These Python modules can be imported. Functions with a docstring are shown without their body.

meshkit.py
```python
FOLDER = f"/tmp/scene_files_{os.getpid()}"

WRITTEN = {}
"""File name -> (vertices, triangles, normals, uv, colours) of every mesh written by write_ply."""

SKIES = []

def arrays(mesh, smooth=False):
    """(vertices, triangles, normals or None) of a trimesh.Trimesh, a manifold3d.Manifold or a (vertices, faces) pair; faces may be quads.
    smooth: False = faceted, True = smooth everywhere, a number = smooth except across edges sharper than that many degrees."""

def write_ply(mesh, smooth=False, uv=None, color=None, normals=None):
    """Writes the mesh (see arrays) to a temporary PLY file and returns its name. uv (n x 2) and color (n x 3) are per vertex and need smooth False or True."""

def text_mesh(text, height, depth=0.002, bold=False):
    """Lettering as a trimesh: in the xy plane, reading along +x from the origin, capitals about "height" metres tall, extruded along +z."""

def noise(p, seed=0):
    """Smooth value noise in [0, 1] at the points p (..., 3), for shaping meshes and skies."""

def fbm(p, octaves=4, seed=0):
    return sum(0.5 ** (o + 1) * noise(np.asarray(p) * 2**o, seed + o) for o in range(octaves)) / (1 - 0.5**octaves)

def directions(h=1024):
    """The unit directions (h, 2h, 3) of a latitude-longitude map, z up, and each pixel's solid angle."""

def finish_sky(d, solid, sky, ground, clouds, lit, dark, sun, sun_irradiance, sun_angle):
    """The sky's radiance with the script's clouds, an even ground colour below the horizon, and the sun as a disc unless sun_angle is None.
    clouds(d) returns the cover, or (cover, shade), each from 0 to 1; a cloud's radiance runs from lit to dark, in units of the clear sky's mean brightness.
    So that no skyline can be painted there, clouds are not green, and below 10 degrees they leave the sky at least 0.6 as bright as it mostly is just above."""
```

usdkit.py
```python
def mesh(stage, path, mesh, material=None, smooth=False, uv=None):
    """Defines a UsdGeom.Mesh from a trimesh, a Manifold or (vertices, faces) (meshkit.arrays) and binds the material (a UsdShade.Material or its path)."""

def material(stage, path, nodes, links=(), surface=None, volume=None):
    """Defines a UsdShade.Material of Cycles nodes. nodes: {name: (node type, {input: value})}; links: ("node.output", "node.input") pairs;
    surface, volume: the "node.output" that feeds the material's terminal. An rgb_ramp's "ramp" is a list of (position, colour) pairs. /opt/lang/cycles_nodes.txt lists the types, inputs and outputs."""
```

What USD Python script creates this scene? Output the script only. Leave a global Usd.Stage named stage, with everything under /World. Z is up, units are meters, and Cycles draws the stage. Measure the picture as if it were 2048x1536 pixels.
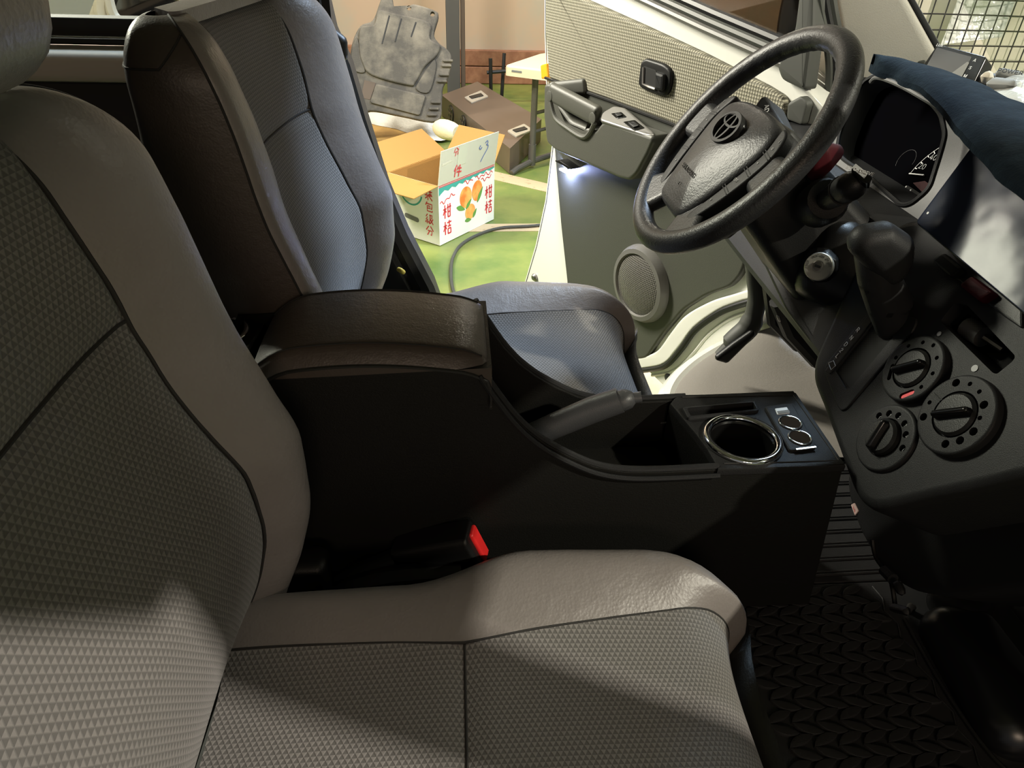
import math
import numpy as np
import trimesh
import mapbox_earcut
import manifold3d as m3
import meshkit
import usdkit
from pxr import Usd, UsdGeom, UsdLux, UsdShade, Gf, Sdf

stage = Usd.Stage.CreateInMemory()
UsdGeom.SetStageUpAxis(stage, UsdGeom.Tokens.z)
UsdGeom.SetStageMetersPerUnit(stage, 1.0)
world = UsdGeom.Xform.Define(stage, '/World')
UsdGeom.Scope.Define(stage, '/World/Looks')

# ---------------------------------------------------------------- camera
# x = towards the front of the van, y = towards the driver's side, z = up; the camera leans in at the passenger door
EYE = np.array([0.0, -0.68, 1.50])
PITCH, YAW, ROLL = map(math.radians, (34.4, 5.3, 2.0))
FOCAL_PX = 1400.0


def camera_axes():
    fw = np.array([math.sin(YAW) * math.cos(PITCH), math.cos(YAW) * math.cos(PITCH), -math.sin(PITCH)])
    r = np.cross(fw, [0, 0, 1]); r /= np.linalg.norm(r)
    u = np.cross(r, fw)
    return r * math.cos(ROLL) + u * math.sin(ROLL), -r * math.sin(ROLL) + u * math.cos(ROLL), -fw


cam = UsdGeom.Camera.Define(stage, '/World/camera')
cr, cu, cb = camera_axes()
cam.AddTransformOp().Set(Gf.Matrix4d(*cr, 0, *cu, 0, *cb, 0, *EYE, 1))
cam.CreateHorizontalApertureAttr(36.0)
cam.CreateFocalLengthAttr(36.0 * FOCAL_PX / 2048)
cam.CreateClippingRangeAttr(Gf.Vec2f(0.02, 100))
cam.CreateExposureAttr(0.0)

# ---------------------------------------------------------------- light
dome = UsdLux.DomeLight.Define(stage, '/World/ambient_light')
dome.CreateIntensityAttr(0.05)
dome.CreateColorAttr(Gf.Vec3f(0.95, 0.97, 1.0))


def area_lamp(name, at, to, w, h, power, color):
    l = UsdLux.RectLight.Define(stage, '/World/' + name)
    l.CreateWidthAttr(w); l.CreateHeightAttr(h); l.CreateIntensityAttr(power); l.CreateColorAttr(Gf.Vec3f(*color))
    at, to = np.array(at, float), np.array(to, float)
    z = at - to; z /= np.linalg.norm(z)
    x = np.cross([0, 1, 0.01], z); x /= np.linalg.norm(x)
    y = np.cross(z, x)
    l.AddTransformOp().Set(Gf.Matrix4d(*x, 0, *y, 0, *z, 0, *at, 1))


area_lamp('workshop_lamp', (2.70, -2.02, 3.28), (0.05, -0.33, 0.9), 0.07, 0.07, 12500, (1.0, 0.90, 0.77))
area_lamp('workshop_lamp_001', (1.8, 2.2, 3.5), (0.05, 0.5, 0.95), 0.8, 0.4, 275, (0.62, 0.78, 1.0))
area_lamp('workshop_lamp_002', (-2.1, 2.5, 2.75), (0.4, 1.2, 1.0), 1.3, 0.4, 190, (1.0, 0.95, 0.80))
area_lamp('workshop_lamp_003', (0.0, 5.0, 3.6), (0.0, 6.9, 0.6), 2.4, 0.5, 36, (1.0, 0.93, 0.78))
area_lamp('workshop_lamp_005', (0.3, -3.3, 2.35), (0.0, -0.1, 1.1), 1.2, 0.5, 11, (1.0, 0.76, 0.55))
area_lamp('workshop_lamp_004', (3.4, 0.6, 3.4), (1.9, 2.3, 1.0), 1.0, 0.4, 70, (1.0, 0.93, 0.80))

# ---------------------------------------------------------------- things, parts and names
used = {}


def numbered(parent, name):
    n = used.get((parent, name), -1) + 1
    used[(parent, name)] = n
    return name if n == 0 else f'{name}_{n:03d}'


def say(prim, label=None, cat=None, group=None, kind=None):
    for k, v in (('label', label), ('category', cat), ('group', group), ('kind', kind)):
        if v:
            prim.SetCustomDataByKey(k, v)


base_of = {}


def thing(name, label=None, cat=None, loc=(0, 0, 0), group=None, kind=None):
    path = '/World/' + numbered('/World', name)
    x = UsdGeom.Xform.Define(stage, path)
    x.AddTranslateOp().Set(Gf.Vec3d(*map(float, loc)))
    base_of[path] = np.array(loc, float)
    say(x.GetPrim(), label, cat, group, kind)
    return path


def join(*meshes):
    return trimesh.util.concatenate([tm(m) for m in meshes])


def tm(m):
    if isinstance(m, trimesh.Trimesh):
        return m
    v, f, _ = meshkit.arrays(m)
    return trimesh.Trimesh(v, f, process=False)


def part(parent, name, mesh, material, smooth=35, label=None, kind=None, uv=None):
    """A mesh given in world coordinates, as a child of parent."""
    path = parent + '/' + numbered(parent, name)
    base = next((base_of[p] for p in (parent, parent.rsplit('/', 1)[0]) if p in base_of), np.zeros(3))
    mesh = tm(mesh).copy()
    mesh.vertices = mesh.vertices - base
    p = usdkit.mesh(stage, path, mesh, M[material], smooth=True if uv is not None else smooth, uv=uv)
    say(p.GetPrim(), label=label, kind=kind)
    return path


def single(name, mesh, material, label=None, cat=None, group=None, kind=None, smooth=35, uv=None):
    path = '/World/' + numbered('/World', name)
    p = usdkit.mesh(stage, path, tm(mesh), M[material], smooth=True if uv is not None else smooth, uv=uv)
    say(p.GetPrim(), label, cat, group, kind)
    return path


# ---------------------------------------------------------------- shapes
class Plane:
    """A plane with its own axes: a to the side, b upwards along it, n out of it."""
    def __init__(s, P, n, up=(0, 0, 1)):
        s.P, s.n = np.array(P, float), np.array(n, float)
        s.n /= np.linalg.norm(s.n)
        s.a = np.cross(up, s.n); s.a /= np.linalg.norm(s.a)
        s.b = np.cross(s.n, s.a)

    def w(s, pts, h=0.0):
        pts = np.asarray(pts, float)
        return s.P + pts[..., :1] * s.a + pts[..., 1:2] * s.b + np.asarray(h, float)[..., None] * s.n

    def up(s, d):
        return Plane(s.P + d * s.n, s.n, s.b)


def spline(pts, n=8, closed=True):
    p = np.asarray(pts, float)
    N = len(p)
    out = []
    for i in range(N if closed else N - 1):
        if closed:
            a, b, c, d = p[i - 1], p[i], p[(i + 1) % N], p[(i + 2) % N]
        else:
            a, b, c, d = p[max(i - 1, 0)], p[i], p[i + 1], p[min(i + 2, N - 1)]
        for t in np.arange(n) / n:
            out.append(0.5 * (2 * b + (c - a) * t + (2 * a - 5 * b + 4 * c - d) * t * t + (3 * b - a - 3 * c + d) * t ** 3))
    if not closed:
        out.append(p[-1])
    return np.array(out)


def rounded(pts, r=0.01, n=4):
    """A polygon with its corners rounded (r may be one number or one for each corner)."""
    p = np.asarray(pts, float)
    out = []
    for i in range(len(p)):
        a, b, c = p[i - 1], p[i], p[(i + 1) % len(p)]
        u, v = a - b, c - b
        lu, lv = np.linalg.norm(u), np.linalg.norm(v)
        k = r[i] if np.ndim(r) else r
        d = min(k, lu * 0.48, lv * 0.48)
        s, e = b + u / lu * d, b + v / lv * d
        for t in np.linspace(0, 1, n + 1):
            out.append((1 - t) ** 2 * s + 2 * t * (1 - t) * b + t * t * e)
    return np.array(out)


def ccw(p):
    p = np.asarray(p, float)
    area = np.sum(p[:, 0] * np.roll(p[:, 1], -1) - np.roll(p[:, 0], -1) * p[:, 1])
    return p if area > 0 else p[::-1]


def inset(p, d):
    """Moves a counter-clockwise outline inwards by d."""
    e = np.roll(p, -1, 0) - p
    L = np.linalg.norm(e, axis=1, keepdims=True)
    e = e / np.maximum(L, 1e-9)
    nrm = np.c_[-e[:, 1], e[:, 0]]
    m = nrm + np.roll(nrm, 1, 0)
    m /= np.maximum((m * m).sum(1, keepdims=True) / 2, 0.35)
    return p + d * m


def cap(loops):
    v = np.vstack(loops)
    ends = np.cumsum([len(l) for l in loops]).astype(np.uint32)
    return mapbox_earcut.triangulate_float64(v.astype(np.float64), ends).reshape(-1, 3)


def plate(pl, pts, h0, h1, bev=0.002, holes=(), steps=2, back=True):
    """A flat piece on a plane: its outline from height h0 to h1, the front edge rounded, with holes."""
    p = ccw(pts)
    V, F, n = [], [], len(p)
    prof = [(0.0, h0)] + [(bev * (1 - math.cos(t)), h1 - bev * (1 - math.sin(t))) for t in np.linspace(0, math.pi / 2, steps + 1)]
    rings = [inset(p, d) for d, _ in prof]
    for q, (_, h) in zip(rings, prof):
        V.append(pl.w(q, h))
    i = np.arange(n)
    j = (i + 1) % n
    for k in range(len(prof) - 1):
        a, b = k * n, (k + 1) * n
        F += [np.c_[a + i, a + j, b + j], np.c_[a + i, b + j, b + i]]
    hs = [ccw(q) for q in holes]
    off = len(prof) * n
    top = [np.arange((len(prof) - 1) * n, len(prof) * n)]
    bot = [np.arange(n)]
    for q in hs:
        m = len(q)
        V += [pl.w(q, h1), pl.w(q, h0)]
        a, b = off + np.arange(m), off + m + np.arange(m)
        a2, b2 = np.roll(a, -1), np.roll(b, -1)
        F += [np.c_[a, a2, b2], np.c_[a, b2, b]]
        top.append(a); bot.append(b)
        off += 2 * m
    t = cap([rings[-1], *hs])
    F.append(np.concatenate(top)[t])
    if back:
        F.append(np.concatenate(bot)[cap([p, *hs])][:, ::-1])
    m = trimesh.Trimesh(np.vstack(V), np.vstack(F), process=False)
    return fix(m)


def fix(m):
    m.merge_vertices(digits_vertex=7)
    if m.is_watertight and m.volume < 0:
        m.invert()
    return m


def pad(pl, pts, h0, h1, dome=0.01, steps=6, bev=0.01):
    """A cushion-like piece: rounded edge and a domed front (outline seen from its middle)."""
    p = ccw(pts)
    c = p.mean(0)
    n = len(p)
    V, F = [pl.w(p, h0)], []
    for t in np.linspace(0, math.pi / 2, 4):
        V.append(pl.w(inset(p, bev * (1 - math.cos(t))), h1 - bev * (1 - math.sin(t))))
    q = inset(p, bev)
    for s in np.linspace(1, 0, steps + 1)[1:-1]:
        V.append(pl.w(c + (q - c) * s, h1 + dome * (1 - s * s)))
    i = np.arange(n); j = (i + 1) % n
    for k in range(len(V) - 1):
        a, b = k * n, (k + 1) * n
        F += [np.c_[a + i, a + j, b + j], np.c_[a + i, b + j, b + i]]
    last = (len(V) - 1) * n
    V.append(pl.w(c[None], h1 + dome))
    F.append(np.c_[last + i, last + j, np.full(n, len(V) * n - n)])
    V2 = np.vstack(V)
    F.append(cap([p])[:, ::-1])
    return fix(trimesh.Trimesh(V2, np.vstack(F), process=False))


def tube(path, r, sides=8, closed=False, flat=1.0, side=None):
    """A tube along a 3-D path; r one radius or one for each point; flat squeezes it along the second axis."""
    p = np.asarray(path, float)
    N = len(p)
    t = (np.roll(p, -1, 0) - np.roll(p, 1, 0)) if closed else np.gradient(p, axis=0)
    t /= np.linalg.norm(t, axis=1, keepdims=True) + 1e-12
    a = np.zeros_like(p)
    ref = np.array(side, float) if side is not None else np.array([0, 0, 1.0]) if abs(t[0, 2]) < 0.9 else np.array([1.0, 0, 0])
    for i in range(N):
        x = ref - t[i] * (ref @ t[i])
        x /= np.linalg.norm(x) + 1e-12
        a[i] = x
        if side is None:
            ref = x
    b = np.cross(t, a)
    r = np.broadcast_to(r, (N,))[:, None, None]
    ang = np.arange(sides) * 2 * math.pi / sides
    V = p[:, None] + r * (np.cos(ang)[None, :, None] * a[:, None] * flat + np.sin(ang)[None, :, None] * b[:, None])
    rows = N if closed else N - 1
    i, j = np.meshgrid(np.arange(rows), np.arange(sides), indexing='ij')
    i2, j2 = (i + 1) % N, (j + 1) % sides
    q = np.stack([i * sides + j, i * sides + j2, i2 * sides + j2, i2 * sides + j], -1).reshape(-1, 4)
    F = [q[:, [0, 1, 2]], q[:, [0, 2, 3]]]
    V = V.reshape(-1, 3)
    if not closed:
        k = len(V)
        V = np.vstack([V, p[0], p[-1]])
        s = np.arange(sides)
        F += [np.c_[np.full(sides, k), (s + 1) % sides, s], np.c_[np.full(sides, k + 1), (N - 1) * sides + s, (N - 1) * sides + (s + 1) % sides]]
    m = trimesh.Trimesh(V, np.vstack(F), process=False)
    if m.volume < 0:
        m.invert()
    return m


def lathe(pl, prof, n=40, closed=False):
    """A profile of (radius, height) turned about the plane's normal through its origin."""
    prof = np.asarray(prof, float)
    ang = np.arange(n) * 2 * math.pi / n
    V = np.array([pl.w(np.c_[r * np.cos(ang), r * np.sin(ang)], np.full(n, h)) for r, h in prof]).reshape(-1, 3)
    F = []
    rows = len(prof) if closed else len(prof) - 1
    i = np.arange(n); j = (i + 1) % n
    for k in range(rows):
        a, b = k * n, ((k + 1) % len(prof)) * n
        F += [np.c_[a + i, a + j, b + j], np.c_[a + i, b + j, b + i]]
    m = trimesh.Trimesh(V, np.vstack(F), process=False)
    m.merge_vertices(digits_vertex=7)
    m.update_faces(m.nondegenerate_faces())
    return m


def grid(P, flip=False, wrap=False):
    """A surface from an array of points (rows, columns, 3)."""
    R, Cn = P.shape[:2]
    i, j = np.meshgrid(np.arange(R - 1), np.arange(Cn if wrap else Cn - 1), indexing='ij')
    j2 = (j + 1) % Cn
    q = np.stack([i * Cn + j, i * Cn + j2, (i + 1) * Cn + j2, (i + 1) * Cn + j], -1).reshape(-1, 4)
    f = np.vstack([q[:, [0, 1, 2]], q[:, [0, 2, 3]]])
    return trimesh.Trimesh(P.reshape(-1, 3), f[:, ::-1] if flip else f, process=False)


def hull(balls, seg=12):
    """A rounded solid: the hull of balls ((x, y, z), r)."""
    return tm(m3.Manifold.batch_hull([m3.Manifold.sphere(r, seg).translate(tuple(map(float, c))) for c, r in balls]))


def bar(pl, a0, a1, b0, b1, h0, h1, r=0.004):
    """A box with rounded edges given in a plane's axes."""
    r = min(r, (a1 - a0) / 2.01, (b1 - b0) / 2.01, (h1 - h0) / 2.01)
    c = [(pl.w([[a, b]], np.array([h]))[0], r) for a in (a0 + r, a1 - r) for b in (b0 + r, b1 - r) for h in (h0 + r, h1 - r)]
    return hull(c, 8)


def block(x0, x1, y0, y1, z0, z1, r=0.004):
    r = min(r, (x1 - x0) / 2.01, (y1 - y0) / 2.01, (z1 - z0) / 2.01)
    return hull([((x, y, z), r) for x in (x0 + r, x1 - r) for y in (y0 + r, y1 - r) for z in (z0 + r, z1 - r)], 8)


def box(x0, x1, y0, y1, z0, z1):
    m = trimesh.creation.box((x1 - x0, y1 - y0, z1 - z0))
    m.apply_translation(((x0 + x1) / 2, (y0 + y1) / 2, (z0 + z1) / 2))
    return m


def circle(c, r, n=24, r2=None, rot=0.0):
    t = np.arange(n) * 2 * math.pi / n
    p = np.c_[r * np.cos(t), (r2 or r) * np.sin(t)]
    cs, sn = math.cos(rot), math.sin(rot)
    return p @ np.array([[cs, sn], [-sn, cs]]) + np.asarray(c, float)


def capsule(a, b, r, n=8):
    """A stadium outline from a to b."""
    a, b = np.asarray(a, float), np.asarray(b, float)
    d = math.atan2(*(b - a)[::-1])
    t = np.linspace(-math.pi / 2, math.pi / 2, n)
    return np.vstack([b + r * np.c_[np.cos(t + d), np.sin(t + d)], a - r * np.c_[np.cos(t + d), np.sin(t + d)]])


def words(pl, text, at, height, h, rot=0.0, bold=False, depth=0.0006):
    m = meshkit.text_mesh(text, height, depth, bold=bold)
    v = np.array(m.vertices)
    v[:, :2] -= (v[:, :2].max(0) + v[:, :2].min(0)) / 2
    c, s = math.cos(rot), math.sin(rot)
    q = np.c_[v[:, 0] * c - v[:, 1] * s, v[:, 0] * s + v[:, 1] * c] + np.asarray(at, float)
    return trimesh.Trimesh(pl.w(q, h + v[:, 2]), m.faces, process=False)


def ribbon(pl, pts, width, h=0.0006):
    """A flat printed line on a plane."""
    p = np.asarray(pts, float)
    t = np.gradient(p, axis=0)
    t /= np.linalg.norm(t, axis=1, keepdims=True) + 1e-12
    nn = np.c_[-t[:, 1], t[:, 0]] * width / 2
    hh = np.full(len(p), h)
    return grid(np.stack([pl.w(p + nn, hh), pl.w(p - nn, hh)], 1))


def spot(pl, pts, h=0.0006):
    """A flat printed shape on a plane."""
    p = ccw(pts)
    return trimesh.Trimesh(pl.w(p, h), cap([p]), process=False)


# ---------------------------------------------------------------- materials
M = {}


def mat(name, color, rough=0.5, bump=None, vary=None, metal=0.0, spec=0.5, coat=0.0, sheen=0.0, emit=None, coat_rough=0.1, bump2=None):
    """A principled material. bump: (scale, distance, detail); vary: (second colour, scale, low, high)."""
    nodes = {'p': ('principled_bsdf', {'base_color': color, 'roughness': rough, 'metallic': metal, 'specular_ior_level': spec, 'coat_weight': coat, 'coat_roughness': coat_rough, 'sheen_weight': sheen})}
    links = []
    if emit:
        nodes['p'][1].update({'emission_color': emit[0], 'emission_strength': emit[1]})
    if bump or vary:
        nodes['tc'] = ('texture_coordinate', {})
    if vary:
        c2, sc, lo, hi = vary
        nodes['n'] = ('noise_texture', {'scale': sc, 'detail': 5.0, 'roughness': 0.6})
        nodes['r'] = ('rgb_ramp', {'ramp': [(lo, color), (hi, c2)]})
        links += [('tc.object', 'n.vector'), ('n.fac', 'r.fac'), ('r.color', 'p.base_color')]
    if bump:
        sc, dist, det = bump
        nodes['bn'] = ('noise_texture', {'scale': sc, 'detail': det, 'roughness': 0.55})
        nodes['b'] = ('bump', {'strength': 1.0, 'distance': dist})
        links += [('tc.object', 'bn.vector'), ('bn.fac', 'b.height')]
        last = 'b'
        if bump2:
            nodes['vn'] = ('voronoi_texture', {'scale': bump2[0], 'feature': 'f1'})
            nodes['b2'] = ('bump', {'strength': 1.0, 'distance': bump2[1]})
            links += [('tc.object', 'vn.vector'), ('vn.distance', 'b2.height'), ('b.normal', 'b2.normal')]
            last = 'b2'
        links.append((last + '.normal', 'p.normal'))
    M[name] = usdkit.material(stage, '/World/Looks/' + name, nodes, links, surface='p.BSDF')


def weave(name, color, dark, pitch, depth, row=1.0, rough=0.85):
    """Upholstery cloth knitted in rows of small raised triangles; laid out by the mesh's uv in metres."""
    nodes = {'uv': ('uvmap', {'attribute': 'st'}), 'sep': ('separate_xyz', {}), 'p': ('principled_bsdf', {'roughness': rough, 'sheen_weight': 0.15, 'specular_ior_level': 0.25}),
             'ua': ('math', {'math_type': 'multiply', 'value2': 1 / pitch}), 'va': ('math', {'math_type': 'multiply', 'value2': 1 / (pitch * row)}),
             'fl': ('math', {'math_type': 'floor'}), 'half': ('math', {'math_type': 'multiply', 'value2': 0.5}), 'us': ('math', {'math_type': 'add'}),
             'fu': ('math', {'math_type': 'fraction'}), 'fv': ('math', {'math_type': 'fraction'}), 'cu': ('math', {'math_type': 'subtract', 'value2': 0.5}),
             'au': ('math', {'math_type': 'absolute'}), 'wu': ('math', {'math_type': 'multiply', 'value2': 2.0}), 'tri': ('math', {'math_type': 'subtract'}),
             'mr': ('map_range', {'range_type': 'smoothstep', 'from_min': -0.25, 'from_max': 0.35, 'to_min': 0.0, 'to_max': 1.0, 'clamp': True}),
             'mix': ('mix', {'color1': dark, 'color2': color}), 'b': ('bump', {'strength': 1.0, 'distance': depth})}
    links = [('uv.UV', 'sep.vector'), ('sep.x', 'ua.value1'), ('sep.y', 'va.value1'), ('va.value', 'fl.value1'), ('fl.value', 'half.value1'), ('ua.value', 'us.value1'), ('half.value', 'us.value2'),
             ('us.value', 'fu.value1'), ('va.value', 'fv.value1'), ('fu.value', 'cu.value1'), ('cu.value', 'au.value1'), ('au.value', 'wu.value1'), ('fv.value', 'tri.value1'), ('wu.value', 'tri.value2'),
             ('tri.value', 'mr.value'), ('mr.result', 'mix.fac'), ('mix.color', 'p.base_color'), ('mr.result', 'b.height'), ('b.normal', 'p.normal')]
    M[name] = usdkit.material(stage, '/World/Looks/' + name, nodes, links, surface='p.BSDF')


def dots(name, color, dark, pitch, depth, rough=0.6, low=0.0, high=0.5):
    """A surface of small bumps in diagonal rows, laid out by uv in metres."""
    k = 2 * math.pi / pitch
    nodes = {'uv': ('uvmap', {'attribute': 'st'}), 'sep': ('separate_xyz', {}), 'p': ('principled_bsdf', {'roughness': rough}),
             'ua': ('math', {'math_type': 'multiply', 'value2': k}), 'va': ('math', {'math_type': 'multiply', 'value2': k}),
             'su': ('math', {'math_type': 'sine'}), 'sv': ('math', {'math_type': 'sine'}), 'm': ('math', {'math_type': 'multiply'}),
             'mr': ('map_range', {'range_type': 'smoothstep', 'from_min': low, 'from_max': high, 'to_min': 0.0, 'to_max': 1.0, 'clamp': True}),
             'mix': ('mix', {'color1': dark, 'color2': color}), 'b': ('bump', {'strength': 1.0, 'distance': depth})}
    links = [('uv.UV', 'sep.vector'), ('sep.x', 'ua.value1'), ('sep.y', 'va.value1'), ('ua.value', 'su.value1'), ('va.value', 'sv.value1'), ('su.value', 'm.value1'), ('sv.value', 'm.value2'),
             ('m.value', 'mr.value'), ('mr.result', 'mix.fac'), ('mix.color', 'p.base_color'), ('mr.result', 'b.height'), ('b.normal', 'p.normal')]
    M[name] = usdkit.material(stage, '/World/Looks/' + name, nodes, links, surface='p.BSDF')


def pane(name, tint, mirror=0.04):
    nodes = {'t': ('transparent_bsdf', {'color': tint}), 'g': ('glossy_bsdf', {'roughness': 0.01, 'color': (1, 1, 1)}), 'm': ('mix_closure', {'fac': mirror})}
    M[name] = usdkit.material(stage, '/World/Looks/' + name, nodes, [('t.BSDF', 'm.closure1'), ('g.BSDF', 'm.closure2')], surface='m.closure')


mat('grey_leather', (0.185, 0.168, 0.160), 0.42, bump=(55, 0.0009, 6), bump2=(300, 0.00018))
mat('brown_black_leather', (0.050, 0.038, 0.031), 0.45, bump=(90, 0.0005, 5), bump2=(420, 0.00012))
weave('seat_cloth', (0.190, 0.183, 0.176), (0.105, 0.102, 0.098), 0.0058, 0.0006, 0.80)
mat('thread', (0.015, 0.014, 0.013), 0.8)
mat('pale_piping', (0.30, 0.29, 0.27), 0.6)
mat('black_vinyl', (0.012, 0.012, 0.011), 0.42, bump=(220, 0.0004, 3))
mat('console_vinyl', (0.007, 0.0068, 0.006), 0.55, spec=0.25, bump=(500, 0.0004, 2))
mat('console_top_vinyl', (0.011, 0.011, 0.0115), 0.62, spec=0.2, bump=(600, 0.0004, 2))
mat('black_plastic', (0.007, 0.007, 0.007), 0.45, spec=0.3, bump=(700, 0.0002, 2))
mat('gloss_black', (0.006, 0.006, 0.006), 0.15)
mat('dash_plastic', (0.015, 0.0153, 0.0163), 0.5, spec=0.2, bump=(900, 0.00025, 2))
mat('grey_dash_plastic', (0.075, 0.076, 0.078), 0.55, bump=(900, 0.00025, 2))
mat('wheel_leather', (0.017, 0.0175, 0.019), 0.42, spec=0.35, bump=(240, 0.00042, 3), bump2=(420, 0.00016))
mat('dark_void', (0.003, 0.003, 0.003), 0.8)
mat('chrome', (0.85, 0.86, 0.88), 0.06, metal=1.0)
mat('brushed_metal', (0.55, 0.54, 0.50), 0.32, metal=1.0, bump=(300, 0.0002, 3))
mat('lock_silver', (0.50, 0.49, 0.44), 0.35, metal=0.35, bump=(300, 0.0002, 3))
mat('latch_metal', (0.75, 0.72, 0.64), 0.25, metal=0.5)
mat('lever_plastic', (0.045, 0.046, 0.049), 0.4, spec=0.4, bump=(900, 0.00025, 2))
mat('socket_brown', (0.020, 0.014, 0.009), 0.9, spec=0.05)
mat('satin_metal', (0.40, 0.38, 0.36), 0.35, metal=1.0)
mat('white_paint', (0.80, 0.80, 0.74), 0.22, coat=0.6)
mat('white_ink', (0.62, 0.62, 0.62), 0.5)
mat('dim_ink', (0.30, 0.30, 0.31), 0.5)
mat('red_plastic', (0.62, 0.02, 0.02), 0.35)
mat('red_print', (0.85, 0.06, 0.08), 0.5)
mat('satin_black', (0.010, 0.0105, 0.012), 0.30, spec=0.6)
mat('dark_red_plastic', (0.040, 0.0025, 0.005), 0.55, spec=0.15)
mat('red_ink', (0.62, 0.05, 0.06), 0.6)
mat('blue_ink', (0.12, 0.16, 0.34), 0.6)
mat('teal_ink', (0.05, 0.33, 0.27), 0.6)
mat('leaf_ink', (0.12, 0.30, 0.06), 0.6)
mat('peach_ink', (0.90, 0.20, 0.035), 0.55, vary=((0.90, 0.46, 0.12), 9.0, 0.42, 0.62))
mat('door_plastic', (0.062, 0.064, 0.052), 0.5, bump=(700, 0.0003, 2))
mat('armrest_plastic', (0.080, 0.080, 0.068), 0.46, bump=(800, 0.0003, 2))
mat('switch_plate', (0.17, 0.165, 0.155), 0.4, metal=0.3)
dots('door_cloth', (0.38, 0.355, 0.27), (0.16, 0.15, 0.11), 0.0098, 0.0010, 0.7, -0.35, 0.5)
dots('speaker_mesh', (0.15, 0.14, 0.125), (0.03, 0.03, 0.028), 0.0072, 0.0009, 0.4, -0.35, 0.15)
mat('speaker_ring', (0.125, 0.122, 0.112), 0.45)
mat('rubber', (0.012, 0.012, 0.012), 0.45)
mat('pillar_trim', (0.42, 0.40, 0.35), 0.7, bump=(500, 0.0003, 2))
mat('seal_trim', (0.055, 0.058, 0.050), 0.5)
mat('sail_trim', (0.048, 0.050, 0.043), 0.6)
mat('floor_vinyl', (0.20, 0.185, 0.165), 0.75, bump=(260, 0.0004, 3))
mat('mat_rubber', (0.022, 0.022, 0.023), 0.5, bump=(500, 0.0003, 2))
mat('blue_cloth', (0.0055, 0.010, 0.0155), 0.95, spec=0.06, bump=(220, 0.0010, 4), vary=((0.012, 0.020, 0.028), 40.0, 0.45, 0.75))
mat('screen_film', (0.020, 0.026, 0.045), 0.13, bump=(6, 0.0022, 3), spec=0.045)
mat('screen_glass', (0.0018, 0.0018, 0.0024), 0.8, spec=0.0)
mat('grey_screen', (0.05, 0.05, 0.05), 0.25)
mat('green_floor', (0.095, 0.155, 0.034), 0.42, vary=((0.22, 0.245, 0.060), 1.7, 0.38, 0.62), bump=(60, 0.0006, 4))
mat('tan_tile', (0.52, 0.40, 0.24), 0.5, vary=((0.30, 0.20, 0.10), 24.0, 0.58, 0.72))
mat('beige_tile', (0.68, 0.52, 0.32), 0.45, vary=((0.55, 0.40, 0.22), 10.0, 0.4, 0.7))
mat('wall_panel', (0.58, 0.42, 0.31), 0.38, vary=((0.48, 0.44, 0.36), 1.1, 0.42, 0.60))
mat('dark_brown_wall', (0.10, 0.07, 0.05), 0.6)
mat('ceiling_paint', (0.45, 0.44, 0.42), 0.8)
mat('red_wood', (0.26, 0.11, 0.06), 0.6, vary=((0.38, 0.18, 0.10), 9.0, 0.4, 0.65))
mat('post_steel', (0.085, 0.080, 0.075), 0.5)
mat('dusty_plastic', (0.080, 0.072, 0.062), 0.8, vary=((0.24, 0.21, 0.165), 5.0, 0.42, 0.72), bump=(120, 0.0015, 4))
mat('case_steel', (0.15, 0.105, 0.076), 0.42, metal=0.1)
mat('cardboard', (0.34, 0.170, 0.036), 0.75, bump=(300, 0.0004, 2))
mat('carton_paper', (0.80, 0.80, 0.72), 0.6)
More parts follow.
